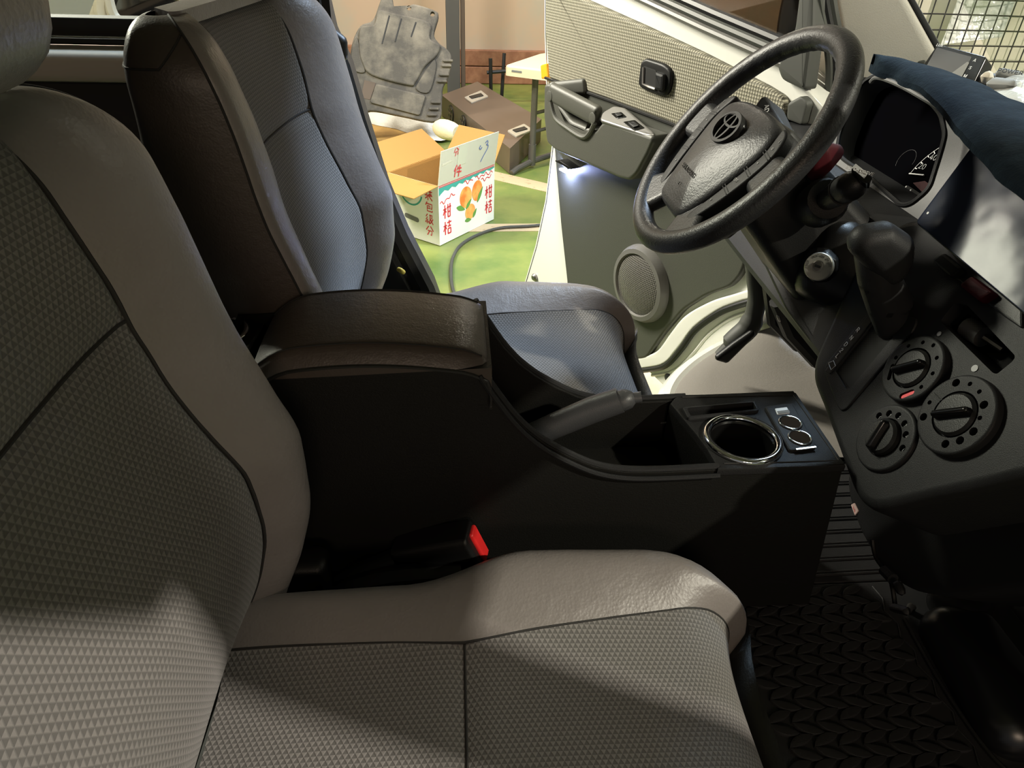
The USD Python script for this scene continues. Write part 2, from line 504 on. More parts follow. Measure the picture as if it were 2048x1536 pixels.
mat('grey_paper', (0.52, 0.50, 0.40), 0.55)
mat('clear_tape', (0.55, 0.54, 0.44), 0.15, coat=0.8)
mat('hole_grey', (0.16, 0.16, 0.15), 0.8)
mat('white_sheet', (0.82, 0.80, 0.74), 0.6, bump=(30, 0.006, 3))
mat('cream_roll', (0.82, 0.72, 0.48), 0.7, bump=(40, 0.003, 3))
mat('plywood', (0.48, 0.29, 0.085), 0.7, vary=((0.32, 0.18, 0.05), 7.0, 0.42, 0.70))
mat('table_top', (0.62, 0.54, 0.37), 0.5)
mat('leg_steel', (0.125, 0.115, 0.10), 0.4, metal=0.5)
mat('cable_grey', (0.055, 0.055, 0.045), 0.6)
mat('wire_black', (0.02, 0.018, 0.016), 0.4)
mat('board_cream', (0.62, 0.58, 0.48), 0.7)
mat('plastic_wrap', (0.60, 0.62, 0.58), 0.18, coat=0.6, bump=(14, 0.02, 3))
mat('van_inner', (0.020, 0.019, 0.018), 0.7)
mat('grey_sill', (0.50, 0.46, 0.40), 0.6)
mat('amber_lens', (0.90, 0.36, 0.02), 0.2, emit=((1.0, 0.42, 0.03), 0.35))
mat('led_lens', (0.9, 0.92, 1.0), 0.2, emit=((0.45, 0.53, 1.0), 420.0))
mat('belt_webbing', (0.010, 0.010, 0.011), 0.7)
mat('yellow_plastic', (0.70, 0.55, 0.12), 0.5)
mat('pink_sticker', (0.62, 0.46, 0.42), 0.6)
mat('grey_sticker', (0.42, 0.44, 0.44), 0.4)
mat('white_board', (0.86, 0.90, 0.82), 0.5)
mat('beige_metal', (0.42, 0.37, 0.29), 0.45)
pane('window_glass', (0.88, 0.90, 0.88), 0.025)
pane('dark_glass', (0.45, 0.40, 0.35), 0.08)
nodes_ = {'p': ('principled_bsdf', {'base_color': (0.62, 0.61, 0.56), 'roughness': 0.12, 'alpha': 0.45, 'specular_ior_level': 0.8}), 'tc': ('texture_coordinate', {}), 'n': ('noise_texture', {'scale': 55.0, 'detail': 3.0}), 'b': ('bump', {'strength': 1.0, 'distance': 0.006})}
M['bag_film'] = usdkit.material(stage, '/World/Looks/bag_film', nodes_, [('tc.object', 'n.vector'), ('n.fac', 'b.height'), ('b.normal', 'p.normal')], surface='p.BSDF')
pane('clear_wrap', (0.86, 0.87, 0.85), 0.16)

# ---------------------------------------------------------------- planes that things are laid out on
DOOR = Plane((0.63, 0.80, 0.0), (-0.899, -0.438, 0.0))            # inner face of the open driver's door
DOORA = DOOR.up(0.065)                                             # front of its armrest
STACK = Plane((0.504, -0.069, 0.992), (-0.899, 0.030, 0.426))     # face of the centre stack
TABLET = Plane((0.56, 0.099, 1.193), (-0.88, -0.05, 0.47))
CLUSTER = Plane((0.66, 0.33, 1.20), (-0.90, 0.0, 0.43))
TH = math.radians(38.8)
WHEEL = Plane((0.404, 0.327, 1.226), (-math.cos(TH), 0.0, math.sin(TH)))
CARTON_F = Plane((-0.085, 2.794, 0.0), (0.779, -0.627, 0.0))
CARTON_L = Plane((-0.350, 3.007, 0.0), (-0.627, -0.779, 0.0))
TRAY = Plane((-0.40, 4.60, 0.20), (0.0, -0.93, 0.36))             # the undertray that leans on the wall
TOP = Plane((0.0, 0.0, 0.950), (0, 0, 1), (0, 1, 0))              # top of the console
MONITOR = Plane((0.875, 0.53, 1.325), (-0.80, -0.33, 0.50))
RACK = Plane((2.0, 2.0, 1.1), (0, -1, 0))
PILLAR = Plane((0.80, 0.70, 1.25), (-0.55, -0.80, 0.25))
UNDER = Plane((0.60, -0.10, 0.85), (-0.97, 0.0, 0.24))            # panel below the centre stack


# ================================================================ workshop
single('floor', box(-7, 7, -5, 9, -0.05, 0.0), 'green_floor', kind='structure')
fl = '/World/floor'
for a, b in (([(0.02, 3.10), (-0.02, 2.99), (1.4, 3.02), (1.4, 3.13)], 'tan_tile'), ([(0.16, 3.95), (0.20, 4.10), (0.85, 3.62), (0.80, 3.48)], 'tan_tile')):
    part(fl, 'tan_band', plate(Plane((0, 0, 0), (0, 0, 1), (0, 1, 0)), a, 0.0005, 0.003, 0.0008), b)
for i in range(3):
    for j in range(3):
        x, y = 0.30 + i * 0.21, 0.95 + j * 0.21
        part(fl, 'tile', block(x, x + 0.203, y, y + 0.203, 0.0005, 0.006, 0.002), 'beige_tile')
single('wall_left', box(-7, 7, 6.90, 7.05, 0.0, 4.2), 'wall_panel', kind='structure')
single('wall_front', box(5.2, 5.3, -5, 7.0, 0.0, 4.2), 'ceiling_paint', kind='structure')
single('ceiling', box(-7, 7, -5, 9, 4.2, 4.3), 'ceiling_paint', kind='structure')
for k, (x0, x1, z0, z1) in enumerate(((-2.2, -0.35, 0.0, 0.17), (-0.33, 1.1, 0.0, 0.16), (1.12, 3.0, 0.0, 0.17), (-2.2, -0.1, 0.175, 0.33), (-0.08, 1.5, 0.165, 0.31), (1.52, 3.0, 0.175, 0.32))):
    single('baseboard_left', block(x0, x1, 6.84, 6.90, z0 + 0.002, z1, 0.008), 'red_wood', kind='structure')

# the post in front of the wall
t = thing('steel_post', 'dark square steel post standing before the beige wall, behind the grey undertray', 'post', (0.02, 6.2, 0))
part(t, 'shaft', block(-0.055, 0.065, 6.14, 6.26, 0.006, 3.6, 0.006), 'post_steel')
part(t, 'side_channel', block(0.072, 0.112, 6.17, 6.25, 0.006, 3.6, 0.004), 'dark_brown_wall')
part(t, 'foot_plate', block(-0.12, 0.17, 6.08, 6.32, 0.0, 0.012, 0.003), 'post_steel')

# undertray: a moulded plastic sheet leaning on the wall
t = thing('engine_undertray', 'dusty grey moulded plastic engine undertray leaning upright beside the dark post', 'car part', (-0.40, 4.6, 0.1))
o = spline(np.array([(-0.3556, 0.0084), (-0.3372, 0.2918), (-0.3062, 0.4879), (-0.2414, 0.6113), (-0.1535, 0.6514), (-0.1043, 0.754), (-0.0742, 0.8178), (-0.0193, 0.819), (0.005, 0.7342), (0.0917, 0.7456), (0.144, 0.7595), (0.2748, 0.7241), (0.3052, 0.6864), (0.2709, 0.5698), (0.3047, 0.512), (0.3671, 0.4674), (0.3908, 0.4153), (0.3709, 0.3025), (0.3263, 0.2185), (0.3173, 0.1344), (0.2781, -0.012), (0.0139, 0.0226), (-0.1979, 0.054)]), 5)
ho = [circle(np.array([(-0.072, 0.7863), (0.1016, 0.7331), (0.2637, 0.6983)])[i], 0.016, 14) for i in range(3)]
part(t, 'sheet', plate(TRAY, o, -0.05, 0.0, 0.012, ho, steps=3), 'dusty_plastic')
part(t, 'raised_panel', plate(TRAY, spline(np.array([(-0.2351, 0.5986), (-0.1445, 0.6196), (-0.1062, 0.7096), (0.0035, 0.6929), (0.2378, 0.6401), (0.2421, 0.5368), (0.3112, 0.4925), (0.2886, 0.4267), (0.2018, 0.3496), (0.1352, 0.2492), (0.0849, 0.2252), (-0.1697, 0.2878), (-0.236, 0.3656), (-0.2551, 0.4727)]), 5), 0.0, 0.022, 0.012, steps=3), 'dusty_plastic')
for a, b in np.array([(-0.0353, 0.6729), (-0.0909, 0.4983), (0.0471, 0.6555), (0.0002, 0.5129), (0.1471, 0.635), (0.113, 0.5474)]).reshape(3, 2, 2):
    part(t, 'groove', plate(TRAY, capsule(a, b, 0.005), 0.0215, 0.0245, 0.001), 'rubber')
part(t, 'lower_panel', plate(TRAY, rounded(np.array([(-0.1475, 0.2352), (0.2037, 0.1599), (0.1569, 0.0242), (-0.1954, 0.1078)]), 0.02), 0.0, 0.018, 0.008), 'dusty_plastic')
part(t, 'side_panel', plate(TRAY, spline(np.array([(0.2667, 0.4001), (0.2793, 0.3343), (0.2257, 0.1836), (0.1339, 0.2058), (0.1863, 0.2997)]), 5), 0.0, 0.014, 0.008), 'dusty_plastic')
part(t, 'side_panel', plate(TRAY, spline(np.array([(-0.2657, 0.537), (-0.2436, 0.4242), (-0.2212, 0.31), (-0.3073, 0.3317), (-0.3044, 0.4556)]), 5), 0.0, 0.014, 0.008), 'dusty_plastic')
part(t, 'cut_out', plate(TRAY, np.array([(-0.227, 0.2605), (-0.1472, 0.2418), (-0.1945, 0.1279), (-0.2572, 0.1438)]), 0.0, 0.003, 0.001), 'dark_brown_wall')
for p in np.array([(0.3656, 0.3951), (0.3543, 0.3619), (0.3353, 0.302), (0.3201, 0.2585), (0.274, 0.117), (0.2586, 0.0728), (0.2432, 0.0319)]):
    part(t, 'edge_rib', plate(TRAY, rounded(np.array([(-0.035, -0.008), (0.035, -0.008), (0.035, 0.008), (-0.035, 0.008)]) + p, 0.005), 0.0, 0.02, 0.004), 'dusty_plastic')

# plywood sheet, crumpled white sheet and cream roll on the floor
single('plywood_sheet', plate(Plane((0, 0, 0.0), (0, 0, 1), (0, 1, 0)), np.array([(-0.7837, 5.3262, 0.02), (-0.441, 5.3416, 0.02), (-0.1099, 4.987, 0.02), (-0.1757, 4.4733, 0.02), (-0.5037, 4.1151, 0.02), (-0.6732, 4.4595, 0.02)])[:, :2], 0.001, 0.02, 0.004), 'plywood', 'yellow plywood sheet lying on the green floor behind the open carton', 'board')
P = np.array([(-0.798, 5.602, 0.05), (-0.7469, 5.2688, 0.05), (-0.6779, 5.5212, 0.05), (-0.6156, 5.1334, 0.05), (-0.5479, 5.4426, 0.05), (-0.4601, 5.0337, 0.05), (-0.4202, 5.3655, 0.05), (-0.3167, 4.8642, 0.05), (-0.2962, 5.3222, 0.05), (-0.2178, 4.7284, 0.05), (-0.1522, 5.2321, 0.05), (-0.0982, 4.7053, 0.05), (-0.0116, 5.0222, 0.05), (-0.0199, 4.7629, 0.05)]).reshape(7, 2, 3)
i = np.linspace(0, 6, 60)
A = np.stack([np.interp(i, range(7), P[:, 0, k]) for k in range(3)], 1); B = np.stack([np.interp(i, range(7), P[:, 1, k]) for k in range(3)], 1)
v = np.linspace(0, 1, 24)[None, :, None]
G = A[:, None] * (1 - v) + B[:, None] * v
G[..., 2] = 0.022 + 0.09 * np.sin(np.pi * v[..., 0]) ** 0.6 * (0.35 + meshkit.fbm(G * [6, 6, 1], 4, 3))
t = thing('white_sheet', 'crumpled white plastic sheet with small dark print in front of the undertray', 'sheet', (-0.2, 4.5, 0.0))
part(t, 'crumple', grid(G), 'white_sheet')
for k in (18, 30):
    part(t, 'print_mark', trimesh.Trimesh(G[k:k + 2, 9:11].reshape(-1, 3) + [0, -0.004, 0.004], [[0, 1, 3], [0, 3, 2]]), 'rubber')
r0, r1 = np.array([(-0.1214, 4.5185, 0.17), (0.0237, 4.3651, 0.17)])
single('cream_roll', tube(r0 + (r1 - r0) * np.linspace(0, 1, 8)[:, None], [0.045, 0.06, 0.066, 0.068, 0.066, 0.064, 0.058, 0.046], 16), 'cream_roll', 'ribbed cream foam bundle lying between the white sheet and the carton', 'roll')

# equipment case with two fans and two latches
top = np.array([(-0.0994, 5.5328, 0.17), (0.2191, 6.0924, 0.17), (0.6599, 4.7788, 0.17), (0.3663, 3.9996, 0.17)])
bx = thing('equipment_case', 'low brown-black steel equipment case with two fan grilles, under the table end', 'case', (top[:, 0].mean(), top[:, 1].mean(), 0))
cx = trimesh.Trimesh(np.vstack([top * [1, 1, 0] + [0, 0, 0.004], top]), np.vstack([[[i, (i + 1) % 4, 4 + (i + 1) % 4], [i, 4 + (i + 1) % 4, 4 + i]] for i in range(4)] + [[[4, 5, 6], [4, 6, 7], [0, 2, 1], [0, 3, 2]]]))
cx.fix_normals()
part(bx, 'body', cx, 'case_steel', smooth=False)
ctop = Plane(top[3], (0, 0, 1), top[1] - top[2])
for p in ((np.array([(0.0862, 5.4169, 0.17), (0.236, 5.6863, 0.17), (0.2904, 5.4651, 0.17), (0.1432, 5.2287, 0.17)])), (np.array([(0.3736, 4.4041, 0.17), (0.5115, 4.5994, 0.17), (0.5619, 4.4376, 0.17), (0.4257, 4.2523, 0.17)]))):
    loc = np.c_[(p - ctop.P) @ ctop.a, (p - ctop.P) @ ctop.b]
    h = part(bx, 'latch', plate(ctop, rounded(loc, 0.02), 0.001, 0.012, 0.004), 'latch_metal', label='bright metal latch plate')
    part(h, 'latch_grip', plate(ctop, rounded(loc.mean(0) + (loc - loc.mean(0)) * [0.62, 0.42], 0.01), 0.012, 0.017, 0.003), 'rubber')
e = top[3] - top[0]; e /= np.linalg.norm(e)
fan = Plane(top[0], np.cross(e, (0, 0, 1)))
if fan.n[1] > 0:
    fan = Plane(top[0], -fan.n)
sgn = np.sign(fan.a @ e)
for d in (0.27, 0.60):
    c = np.array([sgn * d, -0.087])
    f = part(bx, 'fan_grille', plate(fan, circle(c, 0.07, 28, 0.066), 0.0005, 0.006, 0.002), 'rubber')
    for k in range(6):
        a = k * math.pi / 3
        part(f, 'fan_blade', plate(fan, c + np.array([(0.018 * math.cos(a), 0.018 * math.sin(a)), (0.06 * math.cos(a - 0.3), 0.058 * math.sin(a - 0.3)), (0.06 * math.cos(a + 0.35), 0.058 * math.sin(a + 0.35))]), 0.006, 0.009, 0.001), 'case_steel')
    part(f, 'fan_hub', plate(fan, circle(c, 0.016, 14), 0.006, 0.011, 0.002), 'case_steel')

# folding table
t = thing('folding_table', 'cream plastic folding table with grey steel T legs, beside the open driver door', 'table', (0.8, 4.25, 0))
part(t, 'table_top', plate(Plane((0, 0, 0), (0, 0, 1), (0, 1, 0)), rounded([(0.325, 4.10), (0.62, 3.93), (1.75, 4.55), (1.45, 4.98), (0.60, 4.55)], 0.03), 0.60, 0.662, 0.014, steps=3), 'table_top')
part(t, 'slot', bar(Plane((0.40, 4.056, 0.632), (-0.5, -0.866, 0)), -0.035, 0.035, -0.006, 0.006, -0.002, 0.0015, 0.001), 'hole_grey')
part(t, 'leg', tube([(0.53, 4.14, 0.60), (0.53, 4.14, 0.14)], 0.021, 14), 'leg_steel')
part(t, 'leg', tube([(0.53, 4.14, 0.16), (0.53, 4.14, 0.02)], 0.026, 14), 'leg_steel')
part(t, 'foot_bar', tube([(0.38, 3.98, 0.012), (0.42, 4.02, 0.03), (0.53, 4.14, 0.045), (0.75, 4.36, 0.045), (0.86, 4.48, 0.02)], 0.02, 10), 'leg_steel')
part(t, 'leg', tube([(0.95, 4.55, 0.60), (0.95, 4.55, 0.02)], 0.021, 14), 'leg_steel')
part(t, 'brace', tube([(0.53, 4.14, 0.36), (0.95, 4.55, 0.36)], 0.012, 8), 'leg_steel')
part(t, 'brace', tube([(0.53, 4.14, 0.24), (0.95, 4.55, 0.24)], 0.012, 8), 'leg_steel')
t = thing('floor_stand', 'black tubular stand on thin legs against the wall behind the equipment case', 'stand', (0.45, 6.1, 0))
for a, b in (((0.33, 6.0, 0.38), (0.34, 6.0, 0.0)), ((0.46, 6.15, 0.40), (0.44, 6.1, 0.0)), ((0.75, 6.05, 0.40), (0.74, 6.0, 0.0))):
    part(t, 'leg', tube([a, b], 0.016, 8), 'rubber')
part(t, 'rail', tube([(0.30, 6.02, 0.26), (0.80, 6.05, 0.30)], 0.016, 8), 'rubber')

# cable on the floor
single('floor_cable', tube(spline(np.array([(0.5626, 3.0855, 0.012), (0.4163, 3.0482, 0.012), (0.2456, 3.019, 0.012), (0.1172, 2.9196, 0.012), (0.026, 2.7849, 0.012), (-0.0166, 2.6273, 0.012), (-0.0269, 2.452, 0.012), (-0.0178, 2.2645, 0.012), (0.0234, 2.0691, 0.012)]), 8, False), 0.0085, 8), 'cable_grey', 'grey cable curving over the green floor in front of the carton', 'cable')

# ---------------------------------------------------------------- open fruit carton
H_ = 0.322
t = thing('fruit_carton', 'open white fruit carton with peach print and yellow inner flaps on the green floor', 'carton', (-0.12, 3.1, 0))
A_, B_ = np.array([0.627, 0.779, 0]), np.array([-0.779, 0.627, 0])
K0 = np.array([-0.085, 2.794, 0.0]); L_, D_ = 0.485, 0.34


def cbox(a0, a1, b0, b1, z0, z1):
    c = [K0 + A_ * a + B_ * b + [0, 0, z] for a in (a0, a1) for b in (b0, b1) for z in (z0, z1)]
    return tm(m3.Manifold.hull_points(np.array(c)))


w_ = 0.005
part(t, 'front_wall', cbox(0, L_, 0, w_, 0.004, H_), 'carton_paper', smooth=False)
part(t, 'left_wall', cbox(0, w_, w_, D_, 0.004, H_), 'carton_paper', smooth=False)
part(t, 'right_wall', cbox(L_ - w_, L_, w_, D_, 0.004, H_), 'cardboard', smooth=False)
part(t, 'back_wall', cbox(w_, L_ - w_, D_ - w_, D_, 0.004, H_), 'cardboard', smooth=False)
part(t, 'bottom', cbox(w_, L_ - w_, w_, D_ - w_, 0.004, 0.010), 'cardboard', smooth=False)
part(t, 'lining', cbox(w_, w_ + 0.001, w_, D_ - w_, 0.011, H_), 'cardboard', smooth=False)


def flap(p0, p1, d, length, m, taper=0.0, th=0.004):
    p0, p1, d = (np.asarray(x, float) for x in (p0, p1, d))
    d = d / np.linalg.norm(d)
    e = (p1 - p0) / np.linalg.norm(p1 - p0)
    n = np.cross(e, d) * th
    q = [p0, p1, p1 + d * length - e * taper, p0 + d * length + e * taper]
    return part(t, 'flap', tm(m3.Manifold.hull_points(np.array([x + s * n / 2 for x in q for s in (-1, 1)]))), m, smooth=False)


up = np.array([0, 0, 1.0])
TOPZ = up * H_
flap(K0 + TOPZ, K0 + A_ * L_ + TOPZ, up * 0.98 - B_ * 0.10 + A_ * 0.05, 0.175, 'grey_paper')
flap(K0 + B_ * D_ + TOPZ, K0 + A_ * L_ + B_ * D_ + TOPZ, B_ * 0.85 + up * 0.50 - A_ * 0.05, 0.20, 'cardboard')
flap(K0 + A_ * L_ + TOPZ, K0 + A_ * L_ + B_ * D_ + TOPZ, up * 0.75 + A_ * 0.62, 0.17, 'cardboard', 0.01)
flap(K0 + TOPZ, K0 + B_ * D_ + TOPZ, -A_ * 0.93 - up * 0.10, 0.175, 'cardboard', 0.01)
CF2 = Plane(K0 + TOPZ, np.cross(A_, up * 0.98 - B_ * 0.10), up * 0.98 - B_ * 0.10)
SK = {'gan': [[(.05, .68), (.45, .68)], [(.25, .98), (.25, .02)], [(.25, .66), (.05, .3)], [(.25, .62), (.42, .42)], [(.5, .75), (1, .75)], [(.62, .98), (.62, .05)], [(.88, .98), (.88, .05)], [(.62, .42), (.88, .42)], [(.62, .06), (.88, .06)]],
      'ju': [[(.05, .68), (.45, .68)], [(.25, .98), (.25, .02)], [(.25, .66), (.05, .3)], [(.25, .62), (.42, .42)], [(.5, .85), (1, .85)], [(.75, 1), (.75, .57)], [(.55, .57), (.95, .57)], [(.58, .4), (.58, .02)], [(.58, .4), (.92, .4)], [(.92, .4), (.92, .02)], [(.58, .04), (.92, .04)]],
      'fen': [[(.4, .95), (.05, .5)], [(.6, .95), (.95, .5)], [(.25, .48), (.78, .48), (.7, .05), (.58, .1)], [(.48, .48), (.2, .02)]],
      'ji': [[(.3, .98), (.1, .72), (.3, .7), (.08, .42), (.35, .45)], [(.22, .4), (.22, .02)], [(.08, .3), (.03, .1)], [(.34, .3), (.4, .14)], [(.5, .9), (.85, .9), (.78, .58), (.95, .56), (.7, .2), (.5, .02)], [(.62, .9), (.58, .4), (.45, .05)], [(.6, .55), (.95, .03)]],
      'bao': [[(.3, .98), (.1, .65)], [(.25, .8), (.88, .8), (.85, .35), (.72, .38)], [(.3, .6), (.62, .6), (.62, .38), (.3, .38)], [(.3, .6), (.28, .1), (.9, .08), (.92, .22)]],
      'zhuang': [[(.12, .95), (.12, .6)], [(.3, 1), (.3, .55)], [(.05, .72), (.3, .72)], [(.45, .85), (.95, .85)], [(.7, 1), (.7, .6)], [(.5, .6), (.9, .6)], [(.05, .48), (.95, .48)], [(.5, .48), (.1, .15)], [(.42, .3), (.42, .02)], [(.5, .48), (.95, .03)]],
      'jian': [[(.3, .98), (.05, .5)], [(.2, .7), (.2, .02)], [(.5, .85), (.4, .55)], [(.45, .7), (.95, .7)], [(.38, .42), (1, .42)], [(.7, .98), (.7, .02)]]}


def glyph(parent, pl, key, at, size, m='red_ink', rot=0.0, wd=0.11, sx=1.0):
    out = []
    for s in SK[key]:
        q = (np.array(s) - 0.5) * size * [sx, 1]
        c, sn = math.cos(rot), math.sin(rot)
        q = q @ np.array([[c, sn], [-sn, c]]) + at
        out.append(ribbon(pl, q, wd * size, 0.0008))
    return part(parent, 'character', join(*out), m, smooth=False)


fw_ = '/World/fruit_carton/front_wall'
t_front = fw_
glyph(t_front, CARTON_F, 'gan', (0.065, 0.175), 0.075, sx=0.9)
glyph(t_front, CARTON_F, 'ju', (0.065, 0.085), 0.075, sx=0.9)
glyph(t_front, CARTON_F, 'gan', (0.43, 0.18), 0.075, sx=0.9)
glyph(t_front, CARTON_F, 'ju', (0.43, 0.095), 0.075, sx=0.9)
for k, (g, z) in enumerate((('zhuang', 0.262), ('bao', 0.200), ('ji', 0.135), ('fen', 0.072))):
    glyph('/World/fruit_carton/left_wall', CARTON_L, g, (0.275, z), 0.055)
for c, r, rot in (((0.225, 0.205), (0.052, 0.058), 0.2), ((0.325, 0.215), (0.046, 0.056), -0.1), ((0.262, 0.115), (0.044, 0.043), 0.1)):
    part(t_front, 'peach_print', spot(CARTON_F, circle(c, r[0], 28, r[1], rot), 0.0012), 'peach_ink', smooth=False)
for a, b, wd in (((0.145, 0.172), (0.215, 0.140), 0.028), ((0.225, 0.140), (0.272, 0.185), 0.024), ((0.325, 0.150), (0.375, 0.225), 0.026), ((0.285, 0.075), (0.318, 0.118), 0.024), ((0.215, 0.078), (0.27, 0.068), 0.024)):
    a, b = np.array(a), np.array(b); d = b - a; nn = np.array([-d[1], d[0]]) / np.linalg.norm(d)
    part(t_front, 'leaf_print', spot(CARTON_F, spline([a, a + d * 0.35 + nn * wd / 2, a + d * 0.7 + nn * wd * 0.35, b, a + d * 0.6 - nn * wd * 0.4, a + d * 0.25 - nn * wd * 0.4], 4), 0.0018), 'leaf_ink', smooth=False)
sc = [(0.004, 0.315), (0.004, 0.268)] + [(0.02 + 0.03 * k + 0.0, 0.277 + 0.0013 * k + (0.012 if k % 2 else 0.0)) for k in range(15)] + [(0.481, 0.303), (0.481, 0.315)]
part(t_front, 'scallop_print', spot(CARTON_F, np.array(sc), 0.0008), 'teal_ink', smooth=False)
part(t_front, 'line_print', join(*[ribbon(CARTON_F, np.array([(0.004 + 0.0, z), (0.481, z)]), 0.004, 0.0009) for z in (0.319, 0.312)]), 'red_ink', smooth=False)
for x0, z0, n in ((0.01, 0.225, 9), (0.21, 0.285, 6), (0.31, 0.285, 11), (0.36, 0.262, 7)):
    q = np.array([(x0 + 0.0155 * k, z0 + 0.0035 * k * (x0 < 0.1) + 0.009 * math.sin(2.3 * k) + 0.004 * math.cos(5.1 * k)) for k in range(n)])
    part(t_front, 'scroll_print', ribbon(CARTON_F, spline(q, 4, False), 0.005, 0.0009), 'red_ink', smooth=False)
fp = '/World/fruit_carton/flap'
part(fp, 'tape', join(spot(CF2, [(0.02, 0.100), (0.10, 0.106), (0.10, 0.118), (0.02, 0.112)], 0.003), spot(CF2, [(0.14, 0.07), (0.215, 0.07), (0.225, 0.172), (0.15, 0.172)], 0.003)), 'clear_tape', smooth=False)
glyph(fp, Plane(CF2.P + CF2.n * 0.003, CF2.n, CF2.b), 'jian', (0.15, 0.045), 0.065, rot=-0.15)
glyph(fp, Plane(CF2.P + CF2.n * 0.003, CF2.n, CF2.b), 'fen', (0.13, 0.150), 0.042, rot=0.2)
part(fp, 'handwriting', join(*[ribbon(CF2, spline(np.array(q), 4, False), 0.006, 0.0035) for q in ([(0.335, 0.135), (0.325, 0.122), (0.338, 0.115), (0.348, 0.124)], [(0.375, 0.140), (0.392, 0.148), (0.398, 0.136), (0.386, 0.128), (0.402, 0.122), (0.398, 0.105), (0.365, 0.070), (0.345, 0.045)])]), 'blue_ink', smooth=False)
part('/World/fruit_carton/left_wall', 'hand_hole', spot(CARTON_L, capsule((0.115, 0.118), (0.19, 0.110), 0.013), 0.0008), 'hole_grey', smooth=False)
part('/World/fruit_carton/left_wall', 'arc_print', ribbon(CARTON_L, np.array([(0.155 + 0.075 * math.cos(a), 0.262 + 0.075 * math.sin(a)) for a in np.linspace(-2.9, -0.25, 18)]), 0.009), 'teal_ink', smooth=False)
part(t, 'inner_ring_print', ribbon(Plane(K0 + A_ * (L_ - w_), -A_), np.array([(-0.06 + 0.05 * math.cos(a), 0.22 + 0.05 * math.sin(a)) for a in np.linspace(0, 3.14, 16)]), 0.006), 'hole_grey', smooth=False)

# ---------------------------------------------------------------- wire rack with wrapped goods, seen through the windscreen
t = thing('wire_rack', 'black wire grid rack before a cream board, seen through the windscreen', 'rack', (2.2, 2.0, 0))
x0, x1, z0, z1 = 1.45, 3.0, 0.90, 2.3
for k in range(32):
    x = x0 + k * 0.05
    part(t, 'upright_wire', tube([(x, 2.0, z0), (x, 2.0, z1)], 0.0026, 6), 'wire_black')
for k in range(28):
    z = z0 + k * 0.05 + 0.02
    q = [(x0 + 0.001, 2.003, z)] + [(x0 + s * 1.55, 2.005, z + 0.002 * math.sin(9 * s + k)) for s in np.linspace(0.05, 0.95, 8)] + [(x1, 2.003, z)]
    part(t, 'cross_wire', tube(q, 0.0026, 6), 'wire_black')
for x in (x0 - 0.01, x1 + 0.01):
    part(t, 'leg', tube([(x, 2.02, 0.0), (x, 2.02, z1)], 0.012, 10), 'wire_black')
single('cream_board', box(1.30, 3.2, 2.13, 2.16, 0.0, 2.5), 'board_cream', 'plain cream board standing upright behind the wire rack', 'board')
gx, gz = np.meshgrid(np.linspace(0, 1, 26), np.linspace(0, 1, 34), indexing='ij')


def bag(x, z, w, h, seed, y=2.02, bulge=0.05):
    P = np.stack([x + gx * w + 0.02 * meshkit.fbm(np.stack([gx * 2, gz * 3, gx * 0], -1), 3, seed), y + bulge * (1 - (2 * gx - 1) ** 2) * (1 - (2 * gz - 1) ** 4) * (0.4 + meshkit.fbm(np.stack([gx * 5, gz * 6, gx * 0], -1), 3, seed + 5)), z + gz * h + 0.03 * gx], -1)
    return grid(P)


for k, (x, z, w, h, lb) in enumerate(((1.78, 1.12, 0.22, 0.40, 'clear wrapped grey hose bundle hanging behind the wire rack, left one'), (2.02, 1.30, 0.20, 0.30, 'clear wrapped part hanging behind the wire rack, right of the hose bundle'))):
    single('wrapped_part', bag(x, z, w, h, 11 + 7 * k), 'plastic_wrap', lb, 'packaged part')

# ================================================================ the van
van = thing('van_body', 'white van cab shell around the seats with grey windscreen pillar and black door posts', 'van', (0, 0, 0.4))
part(van, 'floor_pan', box(-2.2, 1.05, -0.74, 0.088, 0.60, 0.664), 'van_inner', smooth=False)
part(van, 'floor_pan', box(-2.2, -0.12, 0.09, 0.74, 0.60, 0.664), 'van_inner', smooth=False)
part(van, 'floor_pan', box(0.255, 1.05, 0.09, 0.40, 0.60, 0.664), 'van_inner', smooth=False)
part(van, 'seat_floor', box(-0.118, 0.25, 0.09, 0.56, 0.60, 0.664), 'van_inner', smooth=False)
part(van, 'roof', grid(np.array([[(x, y, 1.90 - 0.05 * (y / 0.8) ** 2 - (0.07 if x > 0.2 else 0)) for y in np.linspace(-0.80, 0.80, 13)] for x in (-2.25, -1.2, 0.1, 0.50)])), 'pillar_trim')
part(van, 'roof_skin', grid(np.array([[(x, y, 1.93 - 0.05 * (y / 0.8) ** 2 - (0.07 if x > 0.2 else 0)) for y in np.linspace(-0.82, 0.82, 13)] for x in (-2.25, -1.2, 0.1, 0.52)])), 'white_paint')
part(van, 'rear_wall', box(-2.28, -2.24, -0.8, 0.8, 0.45, 1.90), 'van_inner', smooth=False)
part(van, 'firewall', box(1.02, 1.10, -0.76, 0.76, 0.45, 1.18), 'van_inner', smooth=False)
part(van, 'front_skin', box(1.12, 1.16, -0.80, 0.80, 0.40, 1.22), 'white_paint', smooth=False)
